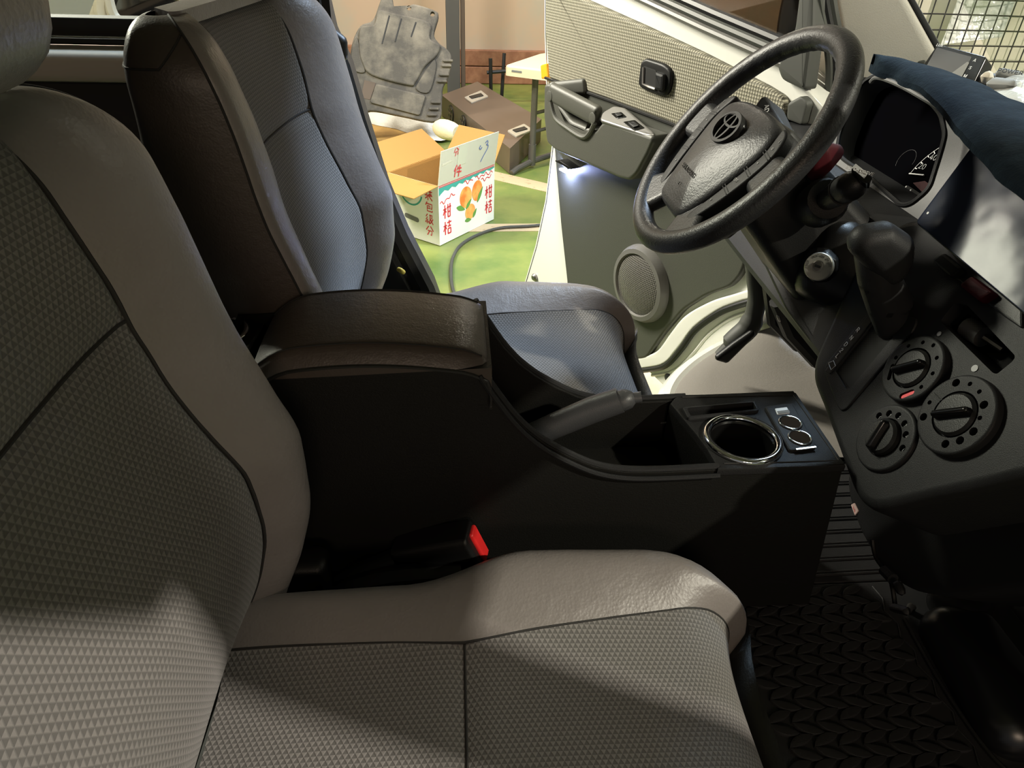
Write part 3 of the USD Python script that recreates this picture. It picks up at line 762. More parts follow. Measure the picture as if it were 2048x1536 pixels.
# left side behind the driver: sill below the window
part(van, 'side_panel', box(-2.24, -0.235, 0.79, 0.83, 0.45, 1.20), 'van_inner', smooth=False)
part(van, 'window_sill', block(-2.24, -0.24, 0.745, 0.84, 1.205, 1.258, 0.016), 'grey_sill')
part(van, 'window_seal', block(-2.24, -0.24, 0.80, 0.84, 1.262, 1.308, 0.004), 'van_inner')
part(van, 'window_rail', block(-2.24, -0.24, 0.785, 0.797, 1.274, 1.279, 0.002), 'brushed_metal')
part(van, 'window_pane', box(-2.24, -0.24, 0.815, 0.819, 1.300, 1.76), 'window_glass', smooth=False)
part(van, 'window_header', box(-2.24, -0.2, 0.78, 0.83, 1.76, 1.88), 'van_inner', smooth=False)
# right side behind the passenger
part(van, 'side_panel', box(-2.24, -0.50, -0.83, -0.79, 0.45, 1.88), 'van_inner', smooth=False)
part(van, 'door_post', tube([(-0.44, -0.80, 0.45), (-0.45, -0.80, 1.2), (-0.52, -0.76, 1.88)], 0.055, 10), 'van_inner')
# windscreen pillars
part(van, 'windscreen_pillar', tube([(1.12, -0.80, 1.12), (0.80, -0.775, 1.48), (0.50, -0.74, 1.80)], 0.046, 10), 'pillar_trim')
part(van, 'windscreen_pillar', plate(PILLAR, np.array([(-0.2867, 0.3837), (-0.1596, 0.202), (-0.1094, 0.1211), (-0.0584, 0.0215), (-0.0172, -0.0455), (0.0285, -0.0529), (0.1362, -0.0035), (0.0838, 0.0606), (0.0177, 0.1308), (-0.0538, 0.2072), (-0.2145, 0.3831)]), -0.05, 0.0, 0.012, steps=3), 'pillar_trim', label='wide grey-beige windscreen pillar trim')
part(van, 'screen_edge', plate(PILLAR, np.array([(-0.2145, 0.3831), (-0.0538, 0.2072), (0.0177, 0.1308), (0.0838, 0.0606), (0.1362, -0.0035), (0.1518, -0.0015), (0.0965, 0.0619), (0.03, 0.1317), (-0.0421, 0.2077), (-0.2014, 0.383)]), -0.03, -0.008, 0.003), 'rubber')
part(van, 'pillar_lug', plate(PILLAR, rounded(np.array([(0.0651, 0.0316), (0.077, 0.0363), (0.0876, 0.0248), (0.0722, 0.0205)]), 0.004), 0.0, 0.01, 0.003), 'sail_trim')
part(van, 'windscreen', tm(m3.Manifold.hull_points(np.array([(1.14, -0.76, 1.20), (1.14, 0.76, 1.20), (0.51, -0.70, 1.79), (0.51, 0.70, 1.79), (1.145, -0.76, 1.202), (1.145, 0.76, 1.202), (0.514, -0.70, 1.793), (0.514, 0.70, 1.793)]))), 'window_glass', smooth=False)
part(van, 'screen_header', tube([(0.50, -0.76, 1.81), (0.50, 0.76, 1.81)], 0.035, 8), 'pillar_trim')
for y_ in (-0.80, 0.80):
    part(van, 'roof_rail', tube([(-2.2, y_, 1.82), (0.0, y_, 1.80), (0.30, y_ * 0.985, 1.765), (0.47, y_ * 0.97, 1.715), (0.56, y_ * 0.96, 1.70)], [0.04, 0.045, 0.05, 0.05, 0.045], 8), 'pillar_trim')
for y0_, y1_ in ((-0.735, -0.03), (0.03, 0.735)):
    part(van, 'sun_visor', hull([((x, y, z), 0.010) for x, z in ((0.515, 1.785), (0.655, 1.47)) for y in (y0_, y1_)], 10), 'pillar_trim')
# door post on the driver's side
pp = np.array([(-0.2298, 0.74, 1.4828), (-0.2257, 0.74, 1.3972), (-0.2125, 0.74, 1.3042), (-0.1899, 0.74, 1.2463), (-0.1693, 0.74, 1.1484), (-0.1375, 0.74, 1.0159), (-0.1027, 0.74, 0.9132), (-0.0507, 0.74, 0.7926), (-0.0175, 0.74, 0.6791)])
w0 = np.array([(-0.16, 0.0, 0.0)] * len(pp))
prof = [(0.0, 0.05), (0.0, 0.0), (0.012, -0.012), (0.03, -0.012), (0.034, 0.0), (0.05, 0.0), (0.055, -0.02), (0.22, -0.03), (0.22, 0.05)]
part(van, 'door_post', grid(np.array([[p + np.array([-dx, dy, 0]) for dx, dy in prof] for p in pp]), flip=True), 'rubber', smooth=30, label='black door post with rubber seal behind the driver seat')
part(van, 'post_hook', hull([((-0.122, 0.70, 0.852), 0.0055), ((-0.114, 0.70, 0.846), 0.0055), ((-0.117, 0.692, 0.855), 0.004)]), 'yellow_plastic', label='small yellow plastic clip')
# pillar seals along the front of the door opening
for dx, r, m in ((0.0, 0.011, 'seal_trim'), (-0.020, 0.009, 'rubber'), (-0.036, 0.007, 'seal_trim')):
    q = np.array([(0.6438, 0.76, 1.564), (0.6706, 0.76, 1.4636), (0.7079, 0.76, 1.3696), (0.742, 0.76, 1.3023), (0.7651, 0.76, 1.2397), (0.7785, 0.76, 1.1538), (0.7777, 0.76, 1.0721), (0.7632, 0.76, 0.9849), (0.7594, 0.76, 0.8919)])
    part(van, 'door_seal', tube(spline(q + [dx, dx * 0.8, 0], 6, False), r, 8), m)
part(van, 'front_jamb', plate(Plane((0.75, 0.79, 1.0), (-0.95, -0.3, 0.0)), [(-0.11, -0.5), (0.05, -0.5), (0.05, 0.20), (0.02, 0.45), (-0.06, 0.45), (-0.11, 0.2)], -0.02, 0.0, 0.008), 'white_paint')
# wheel housing in the driver's footwell
EDGE = spline(np.array([(0.425, 0.255), (0.430, 0.35), (0.437, 0.45), (0.465, 0.52), (0.515, 0.585), (0.58, 0.645), (0.66, 0.70), (0.76, 0.735), (0.88, 0.745)]), 5, False)
Pf = []
for k_, (ex, ey) in enumerate(EDGE):
    row = []
    for s_ in np.linspace(0, 1, 16):
        x, y = ex + (1.0 - ex) * s_, ey
        row.append((x, y, 0.668 + 0.022 * math.sin(math.pi * min(1, s_ * 1.6)) * min(1, max(0, ey - 0.1) * 3) + 0.35 * max(0, x - 0.72) ** 1.6 + 0.012 * meshkit.fbm(np.array([x * 5, y * 5, 0.0]), 3, 6)))
    row[0] = (ex, ey, 0.662)
    Pf.append(row)
part(van, 'footwell_carpet', grid(np.array(Pf)), 'floor_vinyl', smooth=True, label='pale grey footwell lining')
Pe = np.column_stack([EDGE[4:] - [0.006, -0.006], np.full(len(EDGE) - 4, 0.640)])
part(van, 'wheel_arch_edge', tube(Pe, 0.026, 10), 'white_paint')
part(van, 'arch_skirt', grid(np.stack([Pe + [0, 0, 0.01], Pe - [0.02, -0.02, 0.22]], 1)), 'white_paint', smooth=True)

# ---------------------------------------------------------------- seats
ZB = np.array([0.80, 0.86, 0.93, 1.00, 1.06, 1.12, 1.20, 1.30, 1.37, 1.41, 1.46, 1.55, 1.63])
XB = np.array([-0.215, -0.195, -0.168, -0.154, -0.155, -0.172, -0.197, -0.216, -0.236, -0.254, -0.268, -0.292, -0.318])
ZI = np.array([0.80, 0.90, 1.00, 1.12, 1.20, 1.237, 1.28, 1.34, 1.40, 1.50, 1.63])
WI = np.array([0.165, 0.165, 0.160, 0.140, 0.122, 0.112, 0.118, 0.124, 0.118, 0.110, 0.105])


def smooth_curve(x, X, Y):
    from scipy.interpolate import PchipInterpolator
    return PchipInterpolator(X, Y)(x)


def make_seat(yc, dx, turn, wide, label, group):
    t = thing('front_seat', label, 'car seat', (0.0, yc, 0.665), group)
    W, ZT, RT = 0.232, 1.396, 0.062
    s = np.concatenate([np.linspace(0.80, 1.332, 54), ZT - RT + RT * np.sin(np.linspace(0.05, math.pi / 2 * 0.985, 16))])
    xf, wi = smooth_curve(s, ZB, XB) + dx, smooth_curve(s, ZI, WI) + wide * (1 + np.exp(-((s - 1.237) / 0.06) ** 2))
    k = np.clip((s - (ZT - RT)) / RT, 0, 1)
    sh = 1 - np.sqrt(1 - k * k)
    low = np.clip((0.95 - s) / 0.15, 0, 1)
    w = W - 0.012 * low - 0.062 * sh + 0.006 * np.sin(np.clip((s - 0.85) / 0.5, 0, 1) * np.pi)
    wi = np.minimum(wi, w - 0.05)
    xt = xf - 0.034 * sh                       # top rolls back
    th = np.interp(s, (0.80, 1.10, 1.25, 1.40), (0.150, 0.138, 0.126, 0.088))
    xb = xf - th + 0.02 * sh
    si = np.linspace(0.80, 1.394, 62)
    xi, wj = smooth_curve(si, ZB, XB) + dx, smooth_curve(si, ZI, WI) + wide * (1 + np.exp(-((si - 1.237) / 0.06) ** 2))
    xi = xi - 0.030 * np.clip((si - 1.36) / 0.034, 0, 1) ** 3
    arc = np.concatenate([[0], np.cumsum(np.hypot(np.diff(si), np.diff(xi)))])
    # insert (cloth)
    u = np.linspace(-1, 1, 41)
    dip = 0.026 + 0.010 * (1 - np.abs(u) ** 3.2)
    rim = 0.004 * (np.abs(u) > 0.985)
    rib = 0.006 * np.exp(-((si - 1.237) / 0.010) ** 2)[:, None]
    G = np.stack([np.repeat(xi[:, None], 41, 1) - dip - rim - rib * (np.abs(u) < 0.97) - 0.010 + turn * wj[:, None] * u, yc + wj[:, None] * u, np.repeat(si[:, None], 41, 1)], -1)
    uv = np.stack([np.repeat((wj[:, None] * u), 1, 1), np.repeat(arc[:, None], 41, 1)], -1)
    cutz = int(np.argmin(abs(si - 1.237)))
    for nm, sl in (('lower_cloth', slice(0, cutz + 1)), ('upper_cloth', slice(cutz, None))):
        part(t, nm, grid(G[sl]), 'seat_cloth', uv=uv[sl].reshape(-1, 2))
    part(t, 'seam', tube(G[cutz] + [0.0008, 0, 0], 0.0016, 6), 'thread')
    # bolsters and sides
    ends = []
    for sg in (-1, 1):
        f = np.linspace(0, 1, 20)
        B = np.zeros((len(s), 20, 3))
        bw = w - wi
        for i_, t_ in enumerate(f):
            if t_ < 0.62:
                q = t_ / 0.62
                yy_ = wi + (bw - 0.012) * q
                x_ = xt - 0.036 * (1 - math.sin(q * math.pi / 2)) ** 1.2
            else:
                q = (t_ - 0.62) / 0.38 * math.pi / 2
                yy_ = w - 0.012 + 0.012 * math.sin(q)
                x_ = xt - 0.009 * (1 - math.cos(q))
            B[:, i_] = np.stack([x_ + turn * sg * yy_, yc + sg * yy_, s], -1)
        nz = meshkit.fbm(B * [9, 9, 14], 3, 4) - 0.5
        B[..., 0] += 0.003 * nz
        ends.append(B[-1, 6:])
        part(t, 'bolster', grid(B, flip=sg < 0), 'grey_leather', smooth=True)
        part(t, 'seam', tube(B[:, 0] - [0.002, 0, 0], 0.0017, 6), 'thread')
        part(t, 'seam', tube(B[:, -1] + [0, sg * 0.0004, 0], 0.0015, 6), 'thread')
        g = np.linspace(0, 1, 14)
        S = np.zeros((len(s), 14, 3))
        for i_, t_ in enumerate(g):
            xs_ = B[:, -1, 0] * (1 - t_) + (xb + turn * sg * w) * t_
            S[:, i_] = np.stack([xs_, yc + sg * (w + 0.008 * math.sin(math.pi * t_) - 0.03 * max(0, t_ - 0.8) ** 2 * 25), s], -1)
        part(t, 'side_panel', grid(S, flip=sg < 0), 'brown_black_leather', smooth=True, label='brown-black leather side of the backrest')
        k_ = int(np.argmin(abs(s - 1.355)))
        part(t, 'seam', tube(np.stack([S[k_ + max(0, 6 - j), j] for j in range(14)]) + [0, sg * 0.0006, 0], 0.0012, 6), 'thread')
    # back and shoulders
    bk = np.stack([np.stack([xb + turn * (w - 0.03) * q, yc + (w - 0.03) * q, s], -1) for q in np.linspace(-1, 1, 9)], 1)
    part(t, 'back_panel', grid(bk), 'brown_black_leather', smooth=True)
    e = G[-1]
    ring = np.vstack([B0 for B0 in (bk[-1][::-1],)])
    part(t, 'shoulder_panel', tm(m3.Manifold.hull_points(np.vstack([x + [0, 0, d] for x in (*ends, bk[-1]) for d in (-0.012, 0.003)]))), 'grey_leather')
    # headrest
    hx = -0.252 + dx
    part(t, 'headrest', hull([((hx - 0.12 * (z - 1.44) + turn * y, yc + y, z), r_) for y in (-0.102, 0.102) for z, r_ in ((1.450, 0.043), (1.56, 0.040))] + [((hx - 0.02, yc + y, 1.60), 0.038) for y in (-0.06, 0.06)], 24), 'grey_leather', smooth=60)
    # cushion: a profile along x, then down the front
    C = [(x, 0.876 + 0.010 * math.sin((x + 0.24) / 0.5 * math.pi)) for x in np.linspace(-0.24, 0.228, 32)]
    x1, z1 = C[-1]
    C += [(x1 + 0.088 * math.sin(q), z1 - 0.080 * (1 - math.cos(q))) for q in np.linspace(0.08, math.radians(84), 12)]
    C += [(C[-1][0] + 0.003 * q, C[-1][1] - 0.022 * q) for q in range(1, 3)]
    C = np.array(C) + [dx, 0]
    T = np.gradient(C, axis=0); T /= np.linalg.norm(T, axis=1, keepdims=True)
    N = np.c_[-T[:, 1], T[:, 0]]
    cs = np.concatenate([[0], np.cumsum(np.linalg.norm(np.diff(C, axis=0), axis=1))])
    k = np.clip((C[:, 0] - dx + 0.06) / 0.14, 0, 1); k = k * k * (3 - 2 * k)
    wo = 0.205 + 0.033 * k - 0.030 * np.clip((C[:, 0] - dx - 0.20) / 0.09, 0, 1) ** 2
    wi = 0.124 + 0.008 * np.clip(-(C[:, 0] - dx) / 0.2, 0, 1) + 0.040 * np.clip((C[:, 0] - dx) / 0.28, 0, 1)
    kink = np.exp(-((C[:, 0] - dx - 0.0) / 0.05) ** 2)
    wi = wi - 0.003 * kink
    u = np.linspace(-1, 1, 41)
    d = -0.008 - 0.016 * (1 - np.abs(u) ** 4)
    gro = -0.004 * np.exp(-((C[:, 0] - dx) / 0.007) ** 2)[:, None]
    off = d[None] + gro
    G = np.stack([C[:, :1] + N[:, :1] * off, yc + wi[:, None] * u, C[:, 1:] + N[:, 1:] * off], -1)
    uv = np.stack([np.repeat(cs[:, None], 41, 1), wi[:, None] * u], -1)
    cutx = int(np.argmin(abs(C[:, 0] - dx)))
    for nm, sl in (('rear_cushion_cloth', slice(0, cutx + 1)), ('front_cushion_cloth', slice(cutx, None))):
        part(t, nm, grid(G[sl], flip=True), 'seat_cloth', uv=uv[sl].reshape(-1, 2))
    part(t, 'seam', tube(G[cutx] + [0, 0, 0.0006], 0.0015, 6), 'thread')
    for sg in (-1, 1):
        f = np.linspace(0, 1, 18)
        B = np.zeros((len(C), 18, 3))
        bw = wo - wi
        for i_, t_ in enumerate(f):
            if t_ < 0.6:
                q = t_ / 0.6
                y_, o_ = wi + (bw - 0.03) * q, -0.008 + 0.014 * math.sin(q * math.pi / 2)
            else:
                q = (t_ - 0.6) / 0.4 * math.pi / 2
                y_, o_ = wo - 0.03 + 0.03 * math.sin(q), 0.006 - 0.04 * (1 - math.cos(q))
            o2 = o_ + 0.012 * k * min(1, t_ / 0.5) * (1 if t_ < 0.6 else 1)
            B[:, i_] = np.stack([C[:, 0] + N[:, 0] * o2, np.full(len(C), 0) + yc + sg * y_, C[:, 1] + N[:, 1] * o2], -1)
        B[..., 2] += 0.004 * (meshkit.fbm(B * [12, 12, 5], 3, 9) - 0.5)
        part(t, 'cushion_bolster', grid(B, flip=sg > 0), 'grey_leather', smooth=True)
        part(t, 'seam', tube(B[:, 0] - [0, 0, 0.001], 0.0016, 6), 'thread')
        part(t, 'piping', tube(B[:, -1] + [0, 0, 0.001], 0.0024, 6), 'pale_piping')
        sk = np.stack([B[:, -1], B[:, -1] * [1, 1, 0] + [0, -sg * 0.01, 0.70]], 1)
        part(t, 'cushion_side', grid(sk, flip=sg > 0), 'black_vinyl', smooth=True)
    e = np.vstack([np.array([[C[-1, 0] + 0.002, yc - wo[-1], C[-1, 1] - 0.02]]), G[-1], np.array([[C[-1, 0] + 0.002, yc + wo[-1], C[-1, 1] - 0.02]])])
    part(t, 'piping', tube(e + [0.002, 0, 0], 0.0028, 6), 'pale_piping')
    low = [e * [1, 1, 0] + [a_, 0, b_] for a_, b_ in ((0.0, e[0, 2]), (0.022, 0.80), (0.020, 0.76), (-0.015, 0.72), (-0.07, 0.68))]
    low[0] = e
    part(t, 'front_skirt', grid(np.array(low), flip=True), 'black_vinyl', smooth=True, label='creased black vinyl skirt under the cushion front')
    part(t, 'seat_base', block(-0.22, 0.19 + dx, yc - 0.17, yc + 0.17, 0.666, 0.80, 0.01), 'van_inner')
    return t


seat_p = make_seat(-0.360, 0.0, 0.0, 0.020, 'grey passenger seat with cloth centre, the large one nearest the camera', 'grey front seats')
part(seat_p, 'recliner_cover', block(-0.30, -0.155, -0.128, -0.085, 0.80, 0.868, 0.012), 'black_plastic')
part(seat_p, 'seat_rail', tube(spline([(-0.30, -0.125, 0.80), (-0.20, -0.12, 0.79), (-0.10, -0.115, 0.825), (0.0, -0.115, 0.835)], 5, False), 0.018, 8), 'black_plastic')
seat_d = make_seat(0.325, 0.018, 0.11, 0.0, 'grey driver seat with dark inner side, beyond the console', 'grey front seats')

# seat belt on the driver's side post
t = thing('driver_seat_belt', 'black seat belt and guide on the door post behind the driver seat', 'seat belt', (-0.22, 0.70, 1.3))
a, b, c, d = np.array([(-0.2266, 0.705, 1.414), (-0.2101, 0.705, 1.4144), (-0.21, 0.705, 1.285), (-0.2205, 0.705, 1.2848)])
part(t, 'webbing', tm(m3.Manifold.hull_points(np.vstack([[a, b, c, d], np.array([a, b, c, d]) + [0, 0.002, 0]]))), 'belt_webbing', smooth=False)
g0, g1 = np.array([(-0.2158, 0.69, 1.3062), (-0.1968, 0.69, 1.2923)])
part(t, 'belt_guide', hull([(g0, 0.013), (g1, 0.013), (g1 + [0, 0, -0.02], 0.012), (g0 + [0, 0, -0.02], 0.012)]), 'black_plastic')

t = thing('belt_buckle', 'black seat belt buckle with red release button between passenger seat and console', 'seat belt buckle', (0.0, -0.095, 0.84))
BK = Plane((0.020, -0.095, 0.862), np.array([0.72, -0.15, 0.30]), (0, 0, 1))
part(t, 'housing', bar(BK, -0.021, 0.021, -0.030, 0.030, -0.105, 0.0, 0.007), 'black_plastic')
part(t, 'release_button', bar(BK, -0.006, 0.014, -0.023, 0.024, -0.004, 0.004, 0.003), 'red_plastic', label='red release button')
part(t, 'stalk', hull([(BK.w(np.array([[0, 0.0]]), np.array([-0.10]))[0], 0.018), ((-0.20, -0.105, 0.79), 0.014)]), 'black_plastic')

# ---------------------------------------------------------------- centre console
t = thing('centre_console', 'long black vinyl centre console with padded armrest and chrome cup holder between the seats', 'console', (0.1, 0.012, 0.665))
SIDE = [(-0.262, 0.685), (0.496, 0.685), (0.466, 0.951), (0.311, 0.947), (0.240, 0.945), (0.196, 0.947), (0.160, 0.956), (0.128, 0.973), (0.100, 0.992), (0.079, 1.011), (0.060, 1.034), (0.045, 1.057), (0.030, 1.082), (0.022, 1.098), (-0.262, 1.086)]
PY = Plane((0, 0, 0), (0, -1, 0))
for y in (-0.063, 0.083):
    part(t, 'side_panel', plate(Plane((0, y, 0), (0, -1, 0)), np.array(SIDE), -0.006, 0.002 if y < 0 else 0.006, 0.002), 'console_vinyl')
    e = np.array([(x, y, z) for x, z in SIDE[3:14]])
    part(t, 'edge_trim', tube(spline(e + [0, 0.003, 0.001], 4, False), 0.0042, 8), 'dash_plastic')
    part(t, 'edge_trim', tube(spline(e + [0, -0.006 if y < 0 else 0.012, -0.006], 4, False), 0.0034, 8), 'dash_plastic')
part(t, 'front_panel', tm(m3.Manifold.hull_points(np.array([(x + dx_, y, z) for x, z in ((0.494, 0.686), (0.464, 0.948)) for dx_ in (-0.008, 0.002) for y in (-0.060, 0.086)]))), 'console_vinyl', smooth=False)
part(t, 'rear_panel', box(-0.262, -0.256, -0.058, 0.083, 0.686, 1.085), 'console_vinyl', smooth=False)
part(t, 'well_floor', box(-0.25, 0.30, -0.056, 0.077, 0.86, 0.866), 'console_vinyl', smooth=False)
part(t, 'well_back', box(-0.006, 0.0, -0.056, 0.077, 0.866, 1.08), 'console_vinyl', smooth=False)
cup = np.array([(0.3568, -0.0141)])[0]
out = np.array([(0.2848, 0.0679), (0.2927, 0.0341), (0.3008, 0.0001), (0.3059, -0.0299), (0.3075, -0.0526), (0.3078, -0.0673)])
outline = np.vstack([out, [(0.468, -0.066), (0.470, 0.088), (0.300, 0.088)]])
slot = rounded(np.array([(0.3016, 0.0492), (0.3967, 0.0596), (0.3957, 0.0437), (0.302, 0.0316)]), 0.003)
part(t, 'top_panel', plate(TOP, outline, -0.010, 0.0, 0.003, [circle(cup, 0.043, 40), slot]), 'console_top_vinyl')
part(t, 'well_front', plate(Plane((0, 0, 0.0), (0, 0, 1), (0, 1, 0)), np.vstack([np.clip(out, [0, -0.058], [1, 0.080])[::-1] + [0.000, 0], np.clip(out, [0, -0.058], [1, 0.080]) + [0.006, 0.0]]), 0.866, 0.940, 0.001), 'console_vinyl')
part(t, 'stitching', tube([(0.318, -0.0585, 0.9505), (0.462, -0.0585, 0.9505), (0.462, 0.080, 0.9505), (0.305, 0.080, 0.9505)], 0.0009, 6), 'thread')
CUP = Plane(TOP.w(cup[None])[0], (0, 0, 1), (0, 1, 0))
ch = part(t, 'cup_holder', lathe(CUP, [(0.0425, 0.0), (0.0395, -0.004), (0.038, -0.075), (0.0, -0.075)], 48), 'gloss_black')
part(ch, 'chrome_ring', lathe(CUP, [(0.0445 + 0.0052 * math.cos(q), 0.002 + 0.0045 * math.sin(q)) for q in np.linspace(0, 2 * math.pi, 17)[:-1]], 56, closed=True), 'chrome', smooth=True, label='polished chrome ring')
sl = np.array([(0.2958, 0.0527), (0.4025, 0.064), (0.399, 0.0414), (0.2968, 0.0275)])
sf = part(t, 'coin_slot', plate(TOP, rounded(sl, 0.005), 0.0, 0.005, 0.003, [slot]), 'dash_plastic')
part(sf, 'slot_well', plate(TOP, slot, -0.04, -0.035, 0.001), 'dark_void')
so = np.array([(0.4093, 0.0523), (0.4511, 0.0589), (0.4451, -0.0352), (0.4063, -0.0414)])
sp = part(t, 'socket_panel', plate(TOP, rounded(so, 0.006), 0.0, 0.004, 0.0025), 'console_top_vinyl')
part(sp, 'usb_port', plate(TOP, rounded(np.array([(0.4207, 0.044), (0.4384, 0.0468), (0.4371, 0.0334), (0.4189, 0.0308)]), 0.001), 0.004, 0.0052, 0.0006), 'white_ink')
part(sp, 'usb_tongue', plate(TOP, rounded(np.array([(0.4208, 0.0373), (0.4378, 0.0401), (0.4376, 0.0345), (0.4207, 0.0318)]), 0.0006), 0.0052, 0.0058, 0.0003), 'hole_grey')
for k, p in enumerate(np.array([(0.4295, 0.0132), (0.4292, -0.0178)])):
    pl_ = Plane(TOP.w(p[None], np.array([0.004]))[0], (0, 0, 1), (0, 1, 0))
    r_ = part(sp, 'socket_ring', lathe(pl_, [(0.0138 + 0.0013 * math.cos(q), 0.0010 + 0.0012 * math.sin(q)) for q in np.linspace(0, 2 * math.pi, 13)[:-1]], 36, closed=True), 'chrome', smooth=True)
    part(sp, 'socket_cover', lathe(pl_, [(0.0128, 0.0012), (0.0, 0.0012)], 30), 'socket_brown')
part(sp, 'plate_edge', plate(TOP, rounded(np.array([(0.4148, -0.0379), (0.4429, -0.0341), (0.4425, -0.038), (0.4145, -0.0417)]), 0.001), 0.004, 0.0048, 0.0005), 'brushed_metal')
# armrest
ya, yb = -0.070, 0.080
AR = []
for q in np.linspace(0, 1, 24):
    x = -0.215 + 0.240 * q
    zt = 1.111 + 0.012 * math.sin(math.pi * min(1, q * 1.02)) - 0.020 * max(0, 0.2 - q) ** 2 * 25 - 0.006 * max(0, q - 0.9) ** 2 * 100
    row = []
    for v in np.linspace(0, 1, 21):
        f = 2 * v - 1
        row.append((x, (ya + yb) / 2 + (yb - ya) / 2 * np.sign(f) * (1 - (1 - abs(f)) ** 1.0) * 1.0, zt + 0.004 * (1 - f * f) - 0.016 * max(0, abs(f) - 0.78) ** 2 * 20.6))
    AR.append(row)
AR = np.array(AR)
nose = np.array([[AR[-1, j] * [1, 1, 0] + [0.004 + 0.006 * math.sin(q), 0, AR[-1, j, 2] - 0.003 - 0.036 * (1 - math.cos(q)) / 1.0] for j in range(21)] for q in np.linspace(0.2, math.pi / 2, 6)])
full = np.vstack([AR, nose])
al = part(t, 'armrest_lid', grid(full), 'brown_black_leather', smooth=True, label='brown-black padded armrest')
bot = full.copy(); bot[..., 2] = np.interp(full[..., 0], (-0.215, 0.03), (1.090, 1.101))
for j, fl_ in ((0, False), (20, True)):
    part(al, 'lid_side', grid(np.stack([full[:, j], bot[:, j]], 1), flip=fl_), 'brown_black_leather', smooth=True)
part(al, 'lid_base', grid(np.stack([bot[:, 0], bot[:, 20]], 1), flip=True), 'console_vinyl')
part(al, 'lid_nose', grid(np.stack([full[-1], bot[-1]], 1)), 'brown_black_leather')
part(al, 'lid_rear', grid(np.stack([full[0], bot[0]], 1), flip=True), 'brown_black_leather')
part(al, 'stitching', tube(full[:24, 2] + [0, 0, 0.0004], 0.0009, 6), 'thread')
part(al, 'stitching', tube(full[:24, 18] + [0, 0, 0.0004], 0.0009, 6), 'thread')
part(al, 'piping', tube(np.vstack([full[:, 0], full[-1, 1:], full[::-1, 20]]) + [0, 0, -0.001], 0.0022, 6), 'black_vinyl')
# rear tray with its cup holder
RT_ = Plane((0, 0, 1.076), (0, 0, 1), (0, 1, 0))
part(t, 'rear_tray', plate(RT_, rounded([(-0.34, -0.055), (-0.238, -0.055), (-0.230, 0.088), (-0.34, 0.088)], 0.006), -0.02, 0.0, 0.004, [circle((-0.286, 0.050), 0.037, 36)]), 'black_plastic')
rc = Plane((-0.286, 0.050, 1.076), (0, 0, 1), (0, 1, 0))
ch = part(t, 'rear_cup_holder', lathe(rc, [(0.0368, 0.0), (0.034, -0.07), (0.0, -0.07)], 40), 'gloss_black')
part(ch, 'chrome_ring', lathe(rc, [(0.0385 + 0.0042 * math.cos(q), 0.0018 + 0.004 * math.sin(q)) for q in np.linspace(0, 2 * math.pi, 17)[:-1]], 48, closed=True), 'chrome', smooth=True, label='polished chrome ring')

# handbrake lever
t = thing('handbrake_lever', 'dark grey handbrake lever standing in the open well of the console', 'handbrake', (0.1, 0.02, 0.866))
q = np.array([(0.02, 0.012, 0.90), (0.075, 0.012, 0.934), (0.120, 0.011, 0.960), (0.165, 0.010, 0.984), (0.198, 0.008, 1.000)])
part(t, 'grip', tube(q, [0.013, 0.0145, 0.0150, 0.0155, 0.0150], 14, flat=1.15), 'lever_plastic')
part(t, 'grip_end', hull([(q[-1] + [0.002, 0, -0.001], 0.0145), (q[-1] + [0.008, -0.0005, 0.001], 0.0125)]), 'lever_plastic')
part(t, 'release_button', tube([q[-1] + [0.008, 0, 0.001], q[-1] + [0.026, -0.002, 0.006]], [0.0075, 0.0070], 14), 'lever_plastic')
part(t, 'pivot', block(0.005, 0.05, -0.002, 0.026, 0.866, 0.915, 0.004), 'black_plastic')

# ---------------------------------------------------------------- driver's door, open
t = thing('driver_door', 'open white driver door with grey inner panel, patterned cloth insert and speaker', 'car door', (0.63, 0.80, 0.4))
shell = np.vstack([np.array([(-0.8466, 1.2023), (-0.8244, 1.0639), (-0.7725, 0.8936), (-0.7918, 0.7136), (-0.8354, 0.5413), (-0.8935, 0.3802), (-0.8613, 0.2356)]), [(-0.60, 0.40)], np.array([(-0.4715, 0.3453), (-0.1993, 0.3931), (-0.0719, 0.3793), (-0.0132, 0.4894), (0.0336, 0.5777), (0.0778, 0.6647), (0.1387, 0.7269), (0.1557, 0.7925), (0.1378, 0.8813), (0.1242, 1.083), (0.1468, 1.1985)]), np.array([(0.0302, 1.2556), (-0.1987, 1.2883), (-0.4019, 1.3184), (-0.8652, 1.3892)])])
part(t, 'shell', plate(DOOR, shell, -0.09, -0.006, 0.006, steps=3), 'white_paint')
rear = np.array([(-0.8638, 1.3751), (-0.8466, 1.2023), (-0.8244, 1.0639), (-0.7725, 0.8936), (-0.7918, 0.7136), (-0.8354, 0.5413), (-0.8935, 0.3802), (-0.8613, 0.2356)])
part(t, 'shut_face', grid(np.stack([DOOR.w(rear + [0.012, 0], np.full(8, -0.004)), DOOR.w(rear + [-0.010, 0], np.full(8, -0.03)), DOOR.w(rear + [-0.030, 0], np.full(8, -0.09)), DOOR.w(rear + [-0.034, 0], np.full(8, -0.12))], 1), flip=True), 'white_paint', smooth=True)
for p in np.array([(-0.8218, 0.4251)]):
    pl_ = Plane(DOOR.w(p[None], np.array([-0.004]))[0], DOOR.n)
    part(t, 'bolt', lathe(pl_, [(0.014, 0.0), (0.014, 0.004), (0.008, 0.010), (0, 0.010)], 12), 'satin_metal')
